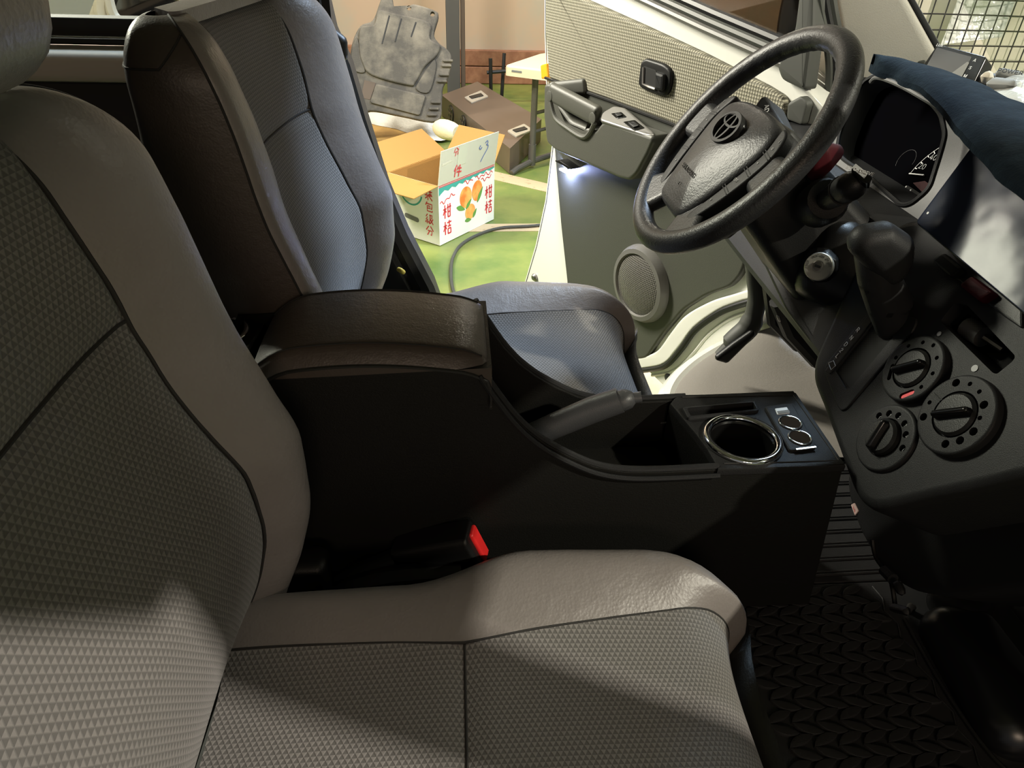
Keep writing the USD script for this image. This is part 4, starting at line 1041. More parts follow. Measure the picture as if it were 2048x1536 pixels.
inner = np.array([(-0.7755, 1.0934), (-0.7491, 0.9585), (-0.7193, 0.8471), (-0.6696, 0.6724), (-0.6136, 0.5062), (-0.5682, 0.3437), (-0.3406, 0.3545), (-0.1985, 0.4415), (-0.1508, 0.5457), (-0.0924, 0.6508), (-0.024, 0.7252), (0.0425, 0.7766), (0.0645, 0.8206), (0.0663, 0.8765), (0.065, 0.969), (0.0694, 1.0985), (-0.0917, 1.0948), (-0.2414, 1.0923), (-0.4774, 1.0948)])
part(t, 'inner_panel', plate(DOOR, rounded(inner, 0.02), -0.006, 0.010, 0.008, steps=3), 'door_plastic')
ins = np.array([(-0.8229, 1.3541), (-0.7926, 1.3326), (-0.627, 1.301), (-0.392, 1.272), (-0.1874, 1.2452), (0.0177, 1.2126), (0.0625, 1.2024), (0.0777, 1.1867), (0.0826, 1.1397), (0.0848, 1.0668), (-0.0869, 1.0775), (-0.2354, 1.0822), (-0.4756, 1.0853), (-0.7772, 1.0849), (-0.8095, 1.2071)])
ins_m = plate(DOOR, rounded(ins, 0.012), -0.004, 0.014, 0.008, steps=3)
lv = np.array(ins_m.vertices) - DOOR.P
part(t, 'cloth_insert', ins_m, 'door_cloth', uv=np.c_[lv @ DOOR.a + lv @ DOOR.b, lv @ DOOR.b - lv @ DOOR.a] * 0.7071)
part(t, 'insert_edge', tube(DOOR.w(np.array([(-0.796, 1.0829), (-0.4754, 1.0841), (-0.2351, 1.0812), (-0.0866, 1.0765), (0.077, 1.0656)]), np.full(5, 0.013)), 0.004, 6), 'rubber')
# beading below the window
for h, off, r_, m in ((0.004, 0.0, 0.008, 'speaker_ring'), (-0.012, 0.013, 0.009, 'seal_trim'), (-0.030, 0.026, 0.010, 'rubber')):
    q = np.array([(-0.824, 1.387), (-0.4028, 1.3224), (-0.1994, 1.2911), (0.0291, 1.2591), (0.0882, 1.2528)]) + [0, off]
    part(t, 'window_beading', tube(DOOR.w(q, np.full(5, h)), r_, 8), m)
part(t, 'window_pane', plate(DOOR, np.vstack([np.array([(-0.8235, 1.3823), (-0.4022, 1.3194), (-0.1987, 1.2883), (0.0296, 1.2574), (0.0876, 1.2545)]), np.array([(0.0624, 1.3863), (-0.0221, 1.5651), (-0.8625, 1.737)])]), -0.040, -0.036, 0.001), 'dark_glass')
part(t, 'sail_panel', plate(DOOR, rounded(np.array([(0.0307, 1.2539), (0.0543, 1.3192), (0.0445, 1.3847), (-0.0197, 1.5579), (0.008, 1.5576), (0.0777, 1.3877), (0.0969, 1.3247), (0.113, 1.2215), (0.0511, 1.23)]), 0.01), -0.02, 0.012, 0.008), 'sail_trim')
part(t, 'corner_cover', plate(DOOR, rounded(np.array([(0.0781, 1.1933), (0.1063, 1.2129), (0.1263, 1.2033), (0.1258, 1.1614), (0.0852, 1.1636)]), 0.008), -0.006, 0.012, 0.005), 'sail_trim')
pl_ = Plane(DOOR.w(np.array([(-0.0358, 1.3429)]), np.array([-0.16]))[0], DOOR.n)
part(t, 'side_mirror', pad(pl_, spline([(-0.10, -0.09), (-0.11, 0.06), (-0.06, 0.14), (0.05, 0.14), (0.10, 0.05), (0.07, -0.09), (0.0, -0.12)], 6), -0.06, 0.0, 0.02, bev=0.02), 'gloss_black')
# release handle
hp = part(t, 'release_handle', plate(DOOR, rounded(np.array([(-0.3646, 1.1973), (-0.3482, 1.2077), (-0.2772, 1.205), (-0.2521, 1.1943), (-0.2483, 1.1647), (-0.2583, 1.1407), (-0.2823, 1.1359), (-0.3521, 1.1395), (-0.3653, 1.1474)]), 0.014), 0.010, 0.024, 0.006, steps=3), 'black_plastic')
part(hp, 'handle_pocket', plate(DOOR, rounded(np.array([(-0.3518, 1.1905), (-0.2999, 1.1882), (-0.2905, 1.1478), (-0.3428, 1.1493)]), 0.008), 0.024, 0.0252, 0.0008), 'dark_void')
part(hp, 'handle_lever', plate(DOOR, rounded(np.array([(-0.2979, 1.1875), (-0.2658, 1.1865), (-0.2626, 1.151), (-0.2905, 1.1478)]), 0.006), 0.024, 0.034, 0.006), 'dash_plastic')
part(hp, 'pocket_lip', tube(DOOR.w(np.array([(-0.3475, 1.1879), (-0.3414, 1.1518), (-0.3166, 1.1496), (-0.2945, 1.1493)]), np.full(4, 0.026)), 0.0035, 6), 'satin_metal')
# armrest with grab handle and window switches
ar = part(t, 'armrest', plate(DOORA, rounded(np.array([(-0.7234, 1.0833), (-0.7005, 1.0902), (-0.6644, 1.0891), (-0.6552, 1.0542), (-0.5806, 1.0174), (-0.4634, 1.0161), (-0.4412, 1.0415), (-0.4216, 1.0534), (-0.2401, 1.058), (-0.2337, 1.0457), (-0.2538, 1.0002), (-0.2791, 0.9537), (-0.3027, 0.9316), (-0.3494, 0.9254), (-0.6443, 0.9168), (-0.694, 0.9283), (-0.7177, 1.0003)]), 0.012), -0.052, 0.0, 0.010, [rounded(np.array([(-0.6517, 1.0457), (-0.4977, 1.0323), (-0.5095, 1.0038), (-0.6036, 1.0042)]), 0.010)], steps=4), 'armrest_plastic')
part(ar, 'grab_handle', hull([(DOORA.w(np.array([p]), np.array([-0.010]))[0], 0.014) for p in np.array([(-0.6838, 1.0802), (-0.686, 1.0533), (-0.4757, 1.0637), (-0.4851, 1.039)])] ), 'armrest_plastic')
part(ar, 'handle_bridge', hull([(DOORA.w(np.array([p]), np.array([h]))[0], 0.011) for p, h in zip(np.array([(-0.6945, 1.0834), (-0.6022, 1.1059), (-0.688, 1.0715), (-0.5949, 1.087)]), (-0.012, -0.05, -0.012, -0.05))]), 'armrest_plastic')
for p in np.array([(-0.6841, 1.059), (-0.4751, 1.0463)]):
    pl2 = Plane(DOORA.w(p[None], np.array([0.003]))[0], DOOR.n)
    part(ar, 'screw_cap', lathe(pl2, [(0.014, 0.0), (0.014, 0.0018), (0.012, 0.0026), (0, 0.0026)], 20), 'armrest_plastic')
part(ar, 'pocket_bowl', plate(DOORA, rounded(np.array([(-0.6646, 1.047), (-0.4933, 1.0333), (-0.5074, 1.0056), (-0.6088, 1.0057)]), 0.012), -0.05, -0.044, 0.004), 'rubber')
part(ar, 'pocket_rim', tube(spline(DOORA.w(np.array([(-0.6798, 1.0439), (-0.6497, 1.0072), (-0.5874, 0.9945), (-0.5142, 0.9883), (-0.4844, 1.0059), (-0.4666, 1.0356)]), np.full(6, 0.001)), 5, False), 0.007, 8), 'armrest_plastic')
SW = Plane(DOORA.w(np.array([(-0.3427, 1.0522)]), np.array([-0.008]))[0], DOOR.n * 0.62 + np.array([0, 0, 0.78]))
swp = part(ar, 'switch_panel', plate(SW, rounded(np.array([(-0.0984, -0.0128), (-0.1148, 0.0104), (-0.0981, 0.0406), (-0.0581, 0.0458), (0.0938, 0.0105), (0.1055, 0.0014), (0.0718, -0.007)]), 0.008), -0.012, 0.006, 0.005, steps=3), 'switch_plate')
for q in (np.array([(-0.0819, 0.0155), (-0.0541, 0.0296), (-0.0232, 0.0221), (-0.0473, 0.0073)]), np.array([(-0.0208, 0.0056), (0.0087, 0.0222), (0.0587, 0.0118), (0.036, -0.0059)])):
    part(ar, 'window_switch', plate(SW, rounded(q, 0.004), 0.006, 0.0075, 0.001), 'gloss_black')
    c_ = q.mean(0)
    part(ar, 'switch_key', plate(SW, rounded(c_ + (q - c_) * [0.55, 0.6], 0.003), 0.0075, 0.0115, 0.0025), 'dash_plastic')
# courtesy lamp under the armrest
lp = np.array([(-0.6791, 0.8763), (-0.6097, 0.869), (-0.5881, 0.878), (-0.6563, 0.8854)])
cl_ = part(t, 'courtesy_lamp', plate(DOOR, rounded(lp, 0.003), 0.008, 0.040, 0.003), 'black_plastic')
lc = DOOR.w(lp.mean(0)[None], np.array([0.03]))[0]
part(cl_, 'lamp_lens', bar(Plane(lc, DOOR.n), -0.022, 0.012, -0.022, -0.016, -0.008, 0.010, 0.002), 'led_lens')
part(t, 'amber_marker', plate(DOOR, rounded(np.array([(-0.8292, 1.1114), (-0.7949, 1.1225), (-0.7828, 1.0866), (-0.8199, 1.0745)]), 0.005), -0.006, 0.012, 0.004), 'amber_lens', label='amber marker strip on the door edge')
# speaker
scn = DOOR.w(np.array([(-0.2592, 0.6515)]), np.array([0.008]))[0]
SPK = Plane(scn, DOOR.n)
sr = part(t, 'speaker', lathe(SPK, [(0.110, -0.002), (0.108, 0.010), (0.100, 0.024), (0.088, 0.026), (0.0845, 0.020)], 56), 'speaker_ring', smooth=40)
sm = []
for k, rr in enumerate(np.linspace(0, 0.0845, 12)):
    sm.append([(rr * math.cos(a), rr * math.sin(a), 0.020 + 0.014 * (1 - (rr / 0.0845) ** 2.4)) for a in np.linspace(0, 2 * math.pi, 57)])
sm = np.array(sm)
part(sr, 'grille', grid(SPK.w(sm[..., :2], sm[..., 2])), 'speaker_mesh', uv=np.c_[sm[..., 0].ravel() + sm[..., 1].ravel(), sm[..., 1].ravel() - sm[..., 0].ravel()] * 0.7071)
# lower edge: white flange, black seal, white flange
c1 = spline(np.array([(-0.2708, 0.4009), (-0.2179, 0.4375), (-0.1628, 0.4879), (-0.1247, 0.5655), (-0.0851, 0.6368), (-0.0132, 0.711), (0.0478, 0.7581), (0.0993, 0.7968)]), 5, False)
c2 = spline(np.array([(-0.2638, 0.366), (-0.1942, 0.4116), (-0.1278, 0.4648), (-0.0845, 0.5402), (-0.0497, 0.6162), (0.0119, 0.6954), (0.0624, 0.7411), (0.111, 0.7781)]), 5, False)
part(t, 'door_flange', plate(DOOR, np.vstack([c1, c2[::-1]]), -0.006, 0.008, 0.006, steps=3), 'white_paint')
part(t, 'door_seal', tube(DOOR.w(c2 + [0.004, -0.004], np.full(len(c2), 0.002)), 0.0085, 10), 'rubber')
c3 = spline(np.array([(-0.1806, 0.3902), (-0.0984, 0.4554), (-0.0427, 0.5445), (-0.0085, 0.6139), (0.0397, 0.6813), (0.0811, 0.7209), (0.1228, 0.7542)]), 5, False)
part(t, 'shell_crease', tube(DOOR.w(c3, np.full(len(c3), -0.008)), 0.005, 8), 'white_paint')
pl_ = Plane(DOOR.w(np.array([(-0.1138, 0.4231)]), np.array([-0.005]))[0], DOOR.n)
part(t, 'plug', lathe(pl_, [(0.013, 0.0), (0.012, 0.004), (0.006, 0.006), (0, 0.005)], 16), 'rubber')
for q in np.array([(0.0229, 0.8778), (0.0252, 0.944), (0.0378, 0.8799), (0.0381, 0.9461)]).reshape(2, 2, 2):
    part(t, 'panel_groove', plate(DOOR, capsule(q[0], q[1], 0.004), 0.010, 0.0112, 0.0006), 'rubber')

# ================================================================ dashboard
t = thing('dashboard', 'dark grey dashboard with instrument binnacle, gear gate and three climate dials', 'dashboard', (0.7, 0.0, 0.9))
PR = np.array([(0.80, 0.86), (0.60, 0.950), (0.540, 0.962), (0.520, 0.972), (0.517, 0.984), (0.530, 1.015), (0.560, 1.075), (0.600, 1.140), (0.632, 1.155), (0.690, 1.165), (0.740, 1.215), (0.770, 1.245), (0.85, 1.256), (0.95, 1.235), (1.09, 1.19)])
ys = np.concatenate([[-0.745, -0.74], np.linspace(-0.70, 0.70, 25), [0.735, 0.74]])
body = np.array([[(x + 0.012 * (abs(y) / 0.74) ** 4 + (0.10 if y < 0.02 and z < 1.14 else 0.0) * min(1, (0.02 - y) / 0.05 if y < 0.02 else 0), y, z) for y in ys] for x, z in PR])
part(t, 'main_body', grid(body, flip=True), 'dash_plastic', smooth=30)
part(t, 'main_body_end', trimesh.Trimesh(np.vstack([body[:, -1]]), cap([PR]), process=False), 'dash_plastic', smooth=False)
KNEE = Plane((0.510, 0.28, 1.00), (-0.88, -0.12, 0.45))
part(t, 'knee_panel', plate(KNEE, rounded(np.array([(-0.1497, 0.041), (0.0249, -0.0105), (0.1749, -0.0303), (0.1588, 0.0049), (0.1147, 0.0564), (0.0679, 0.1172), (-0.0377, 0.1307), (-0.1177, 0.0976)]), 0.01), -0.02, 0.0, 0.006, steps=3), 'black_plastic')
so = np.array([(-0.2545, 0.0914), (-0.2236, 0.0316), (-0.1976, -0.0192), (-0.1707, -0.0372), (-0.1216, -0.0456), (-0.0537, -0.0594), (0.0123, -0.0732), (0.0352, -0.0738), (0.0552, -0.0666), (0.0674, -0.0551), (0.1114, 0.0165), (0.1533, 0.085), (0.1808, 0.138), (0.1431, 0.2002), (0.0482, 0.2556), (-0.0611, 0.2555), (-0.1869, 0.2342), (-0.2504, 0.1922), (-0.2686, 0.1519)])
part(t, 'centre_stack', plate(STACK, rounded(so, 0.016), -0.10, 0.0, 0.014, [rounded(np.array([(-0.0695, 0.1331), (-0.0725, 0.1576), (-0.0564, 0.1643), (0.0408, 0.1563), (0.0431, 0.1513), (0.0412, 0.1321), (0.0367, 0.1302)]), 0.004)], steps=4), 'dash_plastic', smooth=40)
part(t, 'pocket_floor', plate(STACK, np.array([(-0.0764, 0.1303), (-0.078, 0.1616), (0.0446, 0.159), (0.044, 0.1273)]), -0.060, -0.045, 0.002), 'dark_void')
pl_ = Plane(STACK.w(np.array([(-0.0428, 0.1476)]), np.array([-0.036]))[0], STACK.n)
c2 = np.array([(-0.0547, 0.1437), (-0.0292, 0.1469), (-0.008, 0.148)])
pk = part(t, 'power_plug', tube(STACK.w(c2[:2], np.array([-0.022, -0.024])), 0.0125, 14), 'post_steel')
part(pk, 'plug_lead', tube(STACK.w(c2[1:], np.array([-0.024, -0.034])), 0.004, 8), 'satin_metal')
# gear gate
go = np.array([(-0.1612, -0.0115), (-0.1669, -0.0029), (-0.1723, 0.0858), (-0.1585, 0.1071), (-0.0958, 0.1182), (-0.088, 0.1046), (-0.0797, -0.0187), (-0.0844, -0.0252), (-0.0965, -0.0253)])
gt = part(t, 'gear_gate', plate(STACK, rounded(go, 0.006), 0.0, 0.003, 0.002, [rounded(np.array([(-0.1431, 0.0016), (-0.148, 0.0792), (-0.106, 0.0866), (-0.099, 0.0029), (-0.1038, -0.0026)]), 0.004)]), 'dash_plastic')
part(gt, 'gate_strip', plate(STACK, rounded(np.array([(-0.1567, -0.0101), (-0.167, 0.0824), (-0.1532, 0.0826), (-0.1452, -0.0071)]), 0.002), 0.003, 0.0042, 0.0008), 'black_plastic')
part(gt, 'gate_slot', plate(STACK, rounded(np.array([(-0.1446, 0.0006), (-0.1492, 0.0818), (-0.1034, 0.0883), (-0.0966, 0.0013)]), 0.003), -0.002, 0.0008, 0.0005), 'dark_void')
for ch_, p in zip('RND2L', np.array([(-0.1614, 0.0589), (-0.1605, 0.0458), (-0.16, 0.0348), (-0.1588, 0.0252), (-0.1574, 0.0164)])):
    part(gt, 'gate_letter', words(STACK, ch_, p, 0.0062, 0.0043, 0.0), 'white_ink', smooth=False)
q = np.array([(-0.1615, 0.0009), (-0.1567, 0.008), (-0.147, 0.006), (-0.1483, -0.0021)])
part(gt, 'gate_mark', tube(STACK.w(np.vstack([q, q[:1]]), np.full(5, 0.0045)), 0.0006, 5), 'dim_ink')
# climate dials
KC = [(np.array([0.541, -0.030, 1.060]), 0.0415, 0.0255), (np.array([0.532, -0.120, 1.063]), 0.0456, 0.0265), (np.array([0.504, -0.069, 0.992]), 0.0418, 0.0240)]
sc_ = lambda q: [(x / 4.266 + 1660, y / 4.266 + 580) for x, y in q]
GR = np.array([(-0.0539, 0.0644), (-0.0297, 0.0937), (0.0314, 0.0603), (0.0589, 0.0893), (0.0093, -0.0148), (0.0022, 0.0098)]).reshape(3, 2, 2)
HO = [np.array([(-0.068, 0.0915), (-0.0551, 0.1056), (-0.0402, 0.1112), (-0.0232, 0.1043), (-0.0113, 0.0896), (-0.0092, 0.0706), (-0.0698, 0.0721)]),
      np.array([(0.0261, 0.0756), (0.0152, 0.0661), (0.0354, 0.1091), (0.0509, 0.1101), (0.0751, 0.0924)]),
      np.zeros((0, 2))]
BIG = [np.zeros((0, 2)), np.array([(0.0213, 0.1001), (0.0661, 0.1031), (0.0788, 0.0787), (0.0777, 0.0637), (0.0697, 0.0497), (0.0229, 0.0501)]), np.array([(-0.0293, 0.011), (-0.0206, 0.0219), (-0.0083, 0.0286), (0.0064, 0.0273), (0.019, 0.0214), (0.0299, 0.0092)])]
for k, (c, r, ri) in enumerate(KC):
    d = c - STACK.P
    cc = np.array([d @ STACK.a, d @ STACK.b])
    hb = 0.010 if k < 2 else 0.005
    hr = 0.0046 if k == 1 else 0.0042
    BIG[k] = np.array([cc + (p - cc) / np.hypot(*(p - cc)) * np.clip(np.hypot(*(p - cc)), ri + hr + 0.0008, r - hr - 0.0040) for p in BIG[k]]).reshape(-1, 2)
    big = [circle(p, hr, 16) for p in BIG[k]]
    sml = [circle(p, 0.0026, 10) for p in HO[k] if np.hypot(*(p - cc)) < r - 0.004]
    ext = []
    if k == 0:
        s1, s2 = np.array([(-0.0548, 0.0501), (-0.0643, 0.0624), (-0.0203, 0.0478), (-0.0139, 0.0592)]).reshape(2, 2, 2)
        ext = [capsule(s1[0], s1[1], 0.0028), capsule(s2[0], s2[1], 0.0034)]
    cd = part(t, 'climate_dial', plate(STACK, circle(cc, r, 64), -0.002, hb, 0.0032, [circle(cc, ri, 40), *big, *sml, *ext], steps=4), 'dash_plastic', smooth=40)
    part(cd, 'dial_floor', plate(STACK, circle(cc, r - 0.003, 48), 0.0004, 0.0012, 0.0003), 'dark_void')
    if k == 0:
        part(cd, 'red_mark', plate(STACK, capsule(s2[0], s2[1], 0.0030), 0.0012, 0.008, 0.0004), 'red_print')
    kn = Plane(STACK.w(cc[None])[0], STACK.n)
    part(cd, 'knob', lathe(kn, [(ri - 0.0015, 0.0012), (ri - 0.002, 0.010), (ri - 0.005, 0.013), (0, 0.0135)], 40), 'black_plastic')
    g = GR[k]; gd = (g[1] - g[0]) / np.linalg.norm(g[1] - g[0])
    part(cd, 'knob_grip', hull([(STACK.w((cc + gd * s * (ri - 0.009))[None], np.array([h]))[0], r_) for s in (-1, 1) for h, r_ in ((0.010, 0.005), (0.018, 0.0038))]), 'gloss_black')
    for j, p in enumerate(BIG[k]):
        ic = [ribbon(STACK, p + np.array(q) * 0.0042, 0.0012, 0.0016) for q in ([(-0.7, -0.5), (-0.1, -0.1), (0.2, -0.6)], [(-0.3, 0.3), (0.2, 0.1), (0.6, 0.3)])]
        if k == 2:
            ic = [words(STACK, '01234<'[j].replace('<', 'L') if j else '0', p + [0.0006, -0.0016], 0.004, 0.0014)]
        part(cd, 'dial_icon', join(*ic), 'white_ink' if k == 1 else 'dim_ink', smooth=False)
pI = np.array([(0.0161, 0.1215)])[0]
part(t, 'rear_icon', join(spot(STACK, circle(pI, 0.004, 14), 0.0008)), 'dim_ink', smooth=False)
part(t, 'rear_icon', join(spot(STACK, circle(np.array([(-0.0558, 0.1225)])[0], 0.003, 12), 0.0008)), 'dim_ink', smooth=False)
# buttons below the tablet
bs = part(t, 'button_strip', plate(STACK, rounded(np.array([(-0.1489, 0.1789), (-0.143, 0.2022), (0.0012, 0.1983), (0.0245, 0.1799), (-0.0052, 0.1785)]), 0.006), 0.0, 0.003, 0.002), 'black_plastic')
part(bs, 'button', plate(STACK, rounded(np.array([(-0.1355, 0.1783), (-0.1312, 0.1936), (-0.0897, 0.1921), (-0.0939, 0.1771)]), 0.004), 0.003, 0.012, 0.003), 'black_plastic')
part(bs, 'button', plate(STACK, rounded(np.array([(-0.0724, 0.1762), (-0.0685, 0.1923), (-0.0278, 0.192), (-0.034, 0.1761)]), 0.004), 0.003, 0.015, 0.004), 'dark_red_plastic', label='dark red hazard button')
# panels under the stack
part(t, 'lower_panel', plate(UNDER, rounded(np.array([(-0.1908, -0.0525), (-0.1605, -0.0765), (-0.1055, -0.0946), (-0.0427, -0.0983), (0.0115, -0.0826), (0.0657, -0.0322), (0.138, 0.0728), (0.1796, 0.1677), (0.1097, 0.2442), (-0.0647, 0.0956)]), 0.02), -0.10, 0.0, 0.014, steps=3), 'dash_plastic')
part(t, 'small_sticker', plate(UNDER, rounded(np.array([(-0.1393, -0.0767), (-0.1363, -0.0696), (-0.1217, -0.0716), (-0.1219, -0.0812)]), 0.001), 0.0, 0.0015, 0.0005), 'pink_sticker', label='small pale pink diamond sticker')
part(t, 'sticker_mark', ribbon(UNDER, np.array([(-0.1332, -0.0738), (-0.1299, -0.0767), (-0.1277, -0.0745), (-0.1252, -0.0782)]), 0.0010, 0.0018), 'red_ink', smooth=False)
# instrument binnacle
co = np.array([(-0.2112, 0.0904), (-0.2069, 0.1018), (-0.1368, 0.1085), (0.0067, 0.0991), (0.0632, 0.0825), (0.1011, 0.0605), (0.1263, 0.0283), (0.1343, -0.0502), (0.1235, -0.0679), (0.0914, -0.079), (-0.0306, -0.0798), (-0.1407, -0.0605), (-0.1741, -0.0384), (-0.2193, 0.0692)])
hole = np.array([(-0.1889, 0.0925), (-0.2091, 0.0768), (-0.1972, 0.0367), (-0.1694, -0.0097), (-0.1461, -0.0304), (-0.1157, -0.0361), (-0.0254, -0.037), (0.0768, -0.0452), (0.0918, -0.0375), (0.1009, -0.01), (0.0675, 0.038), (0.0532, 0.0565), (0.0172, 0.0767), (-0.0128, 0.0843), (-0.0988, 0.0914)])
co = rounded(co, 0.012); hole = rounded(hole, 0.010)
cluster = part(t, 'instrument_binnacle', plate(CLUSTER, co, -0.10, 0.0, 0.008, [hole], steps=3), 'grey_dash_plastic', label='pale grey instrument surround')
DIAL = CLUSTER.up(-0.035)
part(cluster, 'dial_face', plate(DIAL, inset(ccw(hole), -0.004), -0.01, 0.0, 0.001), 'screen_glass')
part(cluster, 'inner_rim', tube(CLUSTER.w(inset(ccw(hole), -0.001), np.full(len(hole), 0.001)), 0.0035, 6, closed=True), 'dash_plastic')
for s_, p in (('20', (1846, 333)), ('40', (1868, 315)), ('60', (1888, 301))):
    part(cluster, 'dial_number', words(DIAL, s_, np.array([(0.0131, 0.0114), (0.0197, 0.0285), (0.0282, 0.0425)])[('20', '40', '60').index(s_)], 0.0085, 0.0004, 0.15), 'dim_ink', smooth=False)
part(cluster, 'dial_scale', ribbon(DIAL, spline(np.array([(0.0004, -0.0048), (0.001, 0.0073), (0.0047, 0.0218), (0.0108, 0.0353), (0.0179, 0.0456), (0.027, 0.054)]), 5, False), 0.0012, 0.0005), 'dim_ink', smooth=False)
for a, b in np.array([(0.0005, 0.0046), (0.0058, 0.0047), (0.0026, 0.0153), (0.0093, 0.0143), (0.0058, 0.0271), (0.0106, 0.0254), (0.0101, 0.0359), (0.0164, 0.033), (0.015, 0.0439), (0.0214, 0.0419)]).reshape(5, 2, 2):
    part(cluster, 'dial_tick', ribbon(DIAL, np.array([a, b]), 0.0014, 0.0005), 'white_ink', smooth=False)
part(cluster, 'needle', plate(DIAL, capsule(*np.array([(0.0029, -0.0056), (0.031, 0.002)]), 0.0011), 0.002, 0.004, 0.0006), 'white_ink')
part(cluster, 'gauge_ring', ribbon(DIAL, np.array([(x, y) for x, y in circle(np.array([(-0.0279, 0.0067)])[0], 0.018, 24)])[:16], 0.0005, 0.0005), 'dash_plastic', smooth=False)
part(cluster, 'odometer', plate(DIAL, rounded(np.array([(0.0108, -0.024), (0.0141, -0.0201), (0.0553, -0.0204), (0.0527, -0.0264)]), 0.001), 0.0, 0.0008, 0.0003), 'dark_void')
part(cluster, 'odometer_mark', join(*[spot(DIAL, circle(p, 0.0016, 8), 0.0012) for p in np.array([(0.0136, -0.0229), (0.0273, -0.0237), (0.0515, -0.0235)])]), 'white_ink', smooth=False)
part(cluster, 'red_field', plate(DIAL, np.array([(0.0196, -0.0139), (0.0384, -0.0036), (0.0547, -0.0041), (0.0524, -0.0182)]), 0.0, 0.0006, 0.0002), 'dark_red_plastic')
hd = np.array([(0.655, 0.4519, 1.286), (0.655, 0.4348, 1.2958), (0.655, 0.373, 1.2974), (0.655, 0.3041, 1.293), (0.655, 0.2562, 1.2895), (0.655, 0.2176, 1.2785)])
part(cluster, 'hood', grid(np.stack([spline(hd, 5, False), spline(hd, 5, False) + [0.05, 0, 0.012], spline(hd, 5, False) + [0.16, 0, -0.02], spline(hd, 5, False) + [0.22, 0, -0.06]], 1)), 'dash_plastic', smooth=True)
part(cluster, 'hood_lip', tube(spline(hd, 5, False), 0.0038, 8), 'grey_dash_plastic')

# ---------------------------------------------------------------- steering column, wheel, gear lever
t = thing('steering_column', 'dark steering column shroud with stalks and ignition lock below the steering wheel', 'steering column', (0.52, 0.327, 1.1))
W3 = lambda a, b, h: WHEEL.w(np.array([[a, b]]), np.array([h]))[0]
part(t, 'shroud', hull([(W3(a, b, h), r) for a, b, h, r in ((-0.045, 0.035, -0.075, 0.025), (0.045, 0.035, -0.075, 0.025), (-0.045, -0.045, -0.075, 0.025), (0.045, -0.045, -0.075, 0.025), (-0.06, 0.03, -0.24, 0.03), (0.06, 0.03, -0.24, 0.03), (-0.07, -0.07, -0.25, 0.03), (0.075, -0.07, -0.25, 0.03))], 20), 'black_plastic')
part(t, 'lower_shroud', hull([((0.535, 0.22, 1.06), 0.035), ((0.55, 0.30, 1.02), 0.03), ((0.58, 0.19, 1.05), 0.035), ((0.575, 0.42, 1.02), 0.03), ((0.56, 0.24, 1.10), 0.04), ((0.60, 0.40, 1.10), 0.03)], 20), 'black_plastic')
ig = np.array([(0.5042, 0.185, 1.0953)])[0]
IG = Plane(ig, (-0.70, -0.60, 0.38))
part(t, 'lock_boss', hull([(ig - IG.n * 0.012, 0.012)] + [(IG.w(circle((0, 0), 0.016, 8), np.full(8, -0.012))[k], 0.006) for k in range(8)] + [(ig - IG.n * 0.06 + [0.0, 0.03, 0.0], 0.034)], 16), 'black_plastic')
ik = part(t, 'ignition_lock', lathe(IG, [(0.0195, -0.006), (0.0195, 0.001), (0.0185, 0.0022), (0.0085, 0.0022), (0.0080, 0.0012), (0.0, 0.0012)], 44), 'lock_silver', label='silver ignition lock ring')
part(ik, 'key_core', lathe(IG, [(0.0068, 0.0012), (0.0066, 0.0032), (0.0060, 0.0036), (0.0, 0.0036)], 28), 'satin_metal')
part(ik, 'key_slot', plate(IG, rounded([(-0.0042, -0.0018), (0.0042, -0.0018), (0.0042, 0.0018), (-0.0042, 0.0018)], 0.0006), 0.0036, 0.0041, 0.0002), 'dark_void')
for s_, deg in (('LOCK', 185), ('ACC', 125), ('ON', 88), ('START', 38)):
    a_ = math.radians(deg)
    part(ik, 'lock_word', words(IG, s_, (0.0145 * math.cos(a_), 0.0145 * math.sin(a_)), 0.0030, 0.0023, a_ - math.pi / 2, depth=0.0003), 'hole_grey', smooth=False)
# stalks
s0, s1, s2 = np.array([(0.4946, 0.2, 1.1839)])[0], np.array([(0.4868, 0.165, 1.2058)])[0], np.array([(0.4857, 0.135, 1.2263)])[0]
part(t, 'stalk_collar', tube([s0 + (s0 - s1) * 0.8, s0, s0 + (s1 - s0) * 0.25], [0.030, 0.031, 0.026], 20), 'black_plastic')
wst = part(t, 'wiper_stalk', hull([(s0, 0.014), (s1, 0.016), (s2, 0.0185), (s2 + (s2 - s1) * 0.12, 0.016)], 20), 'black_plastic')
part(wst, 'stalk_shadow_gap', tube([s1 * 0.55 + s2 * 0.45, s1 * 0.54 + s2 * 0.46], 0.0188, 20), 'dark_void')
LB = Plane(np.array([(0.4793, 0.118, 1.2478)])[0], (-0.50, -0.62, 0.60))
lb = part(t, 'tag_block', plate(LB, rounded(np.array([(-0.0096, 0.0043), (-0.0066, 0.0119), (0.0174, -0.0013), (0.0158, -0.0091), (0.0066, -0.0087)]), 0.002), -0.018, -0.001, 0.002), 'gloss_black')
part(lb, 'tag_label', plate(LB, rounded(np.array([(-0.0091, 0.0044), (-0.0067, 0.0106), (0.0107, 0.0017), (0.0087, -0.0051)]), 0.001), -0.001, 0.0004, 0.0003), 'grey_sticker')
part(lb, 'tag_words', words(LB, 'ED C-DRIVE', np.array([(0.0012, 0.0028)])[0], 0.0040, 0.0005, -0.10), 'white_ink', smooth=False)
st = np.array([(0.4733, 0.46, 1.236), (0.4924, 0.46, 1.253), (0.5168, 0.46, 1.2342), (0.5018, 0.46, 1.2208)])
part(t, 'indicator_stalk', hull([(st[0] + [0, -0.02, -0.01], 0.012), (st[1], 0.007), (st[2] + [0, -0.01, 0], 0.010), (st[3] + [0.01, -0.10, -0.02], 0.014)], 16), 'dash_plastic')
ISP = Plane(np.array([(0.4914, 0.435, 1.2444)])[0], (-0.75, -0.45, 0.48))
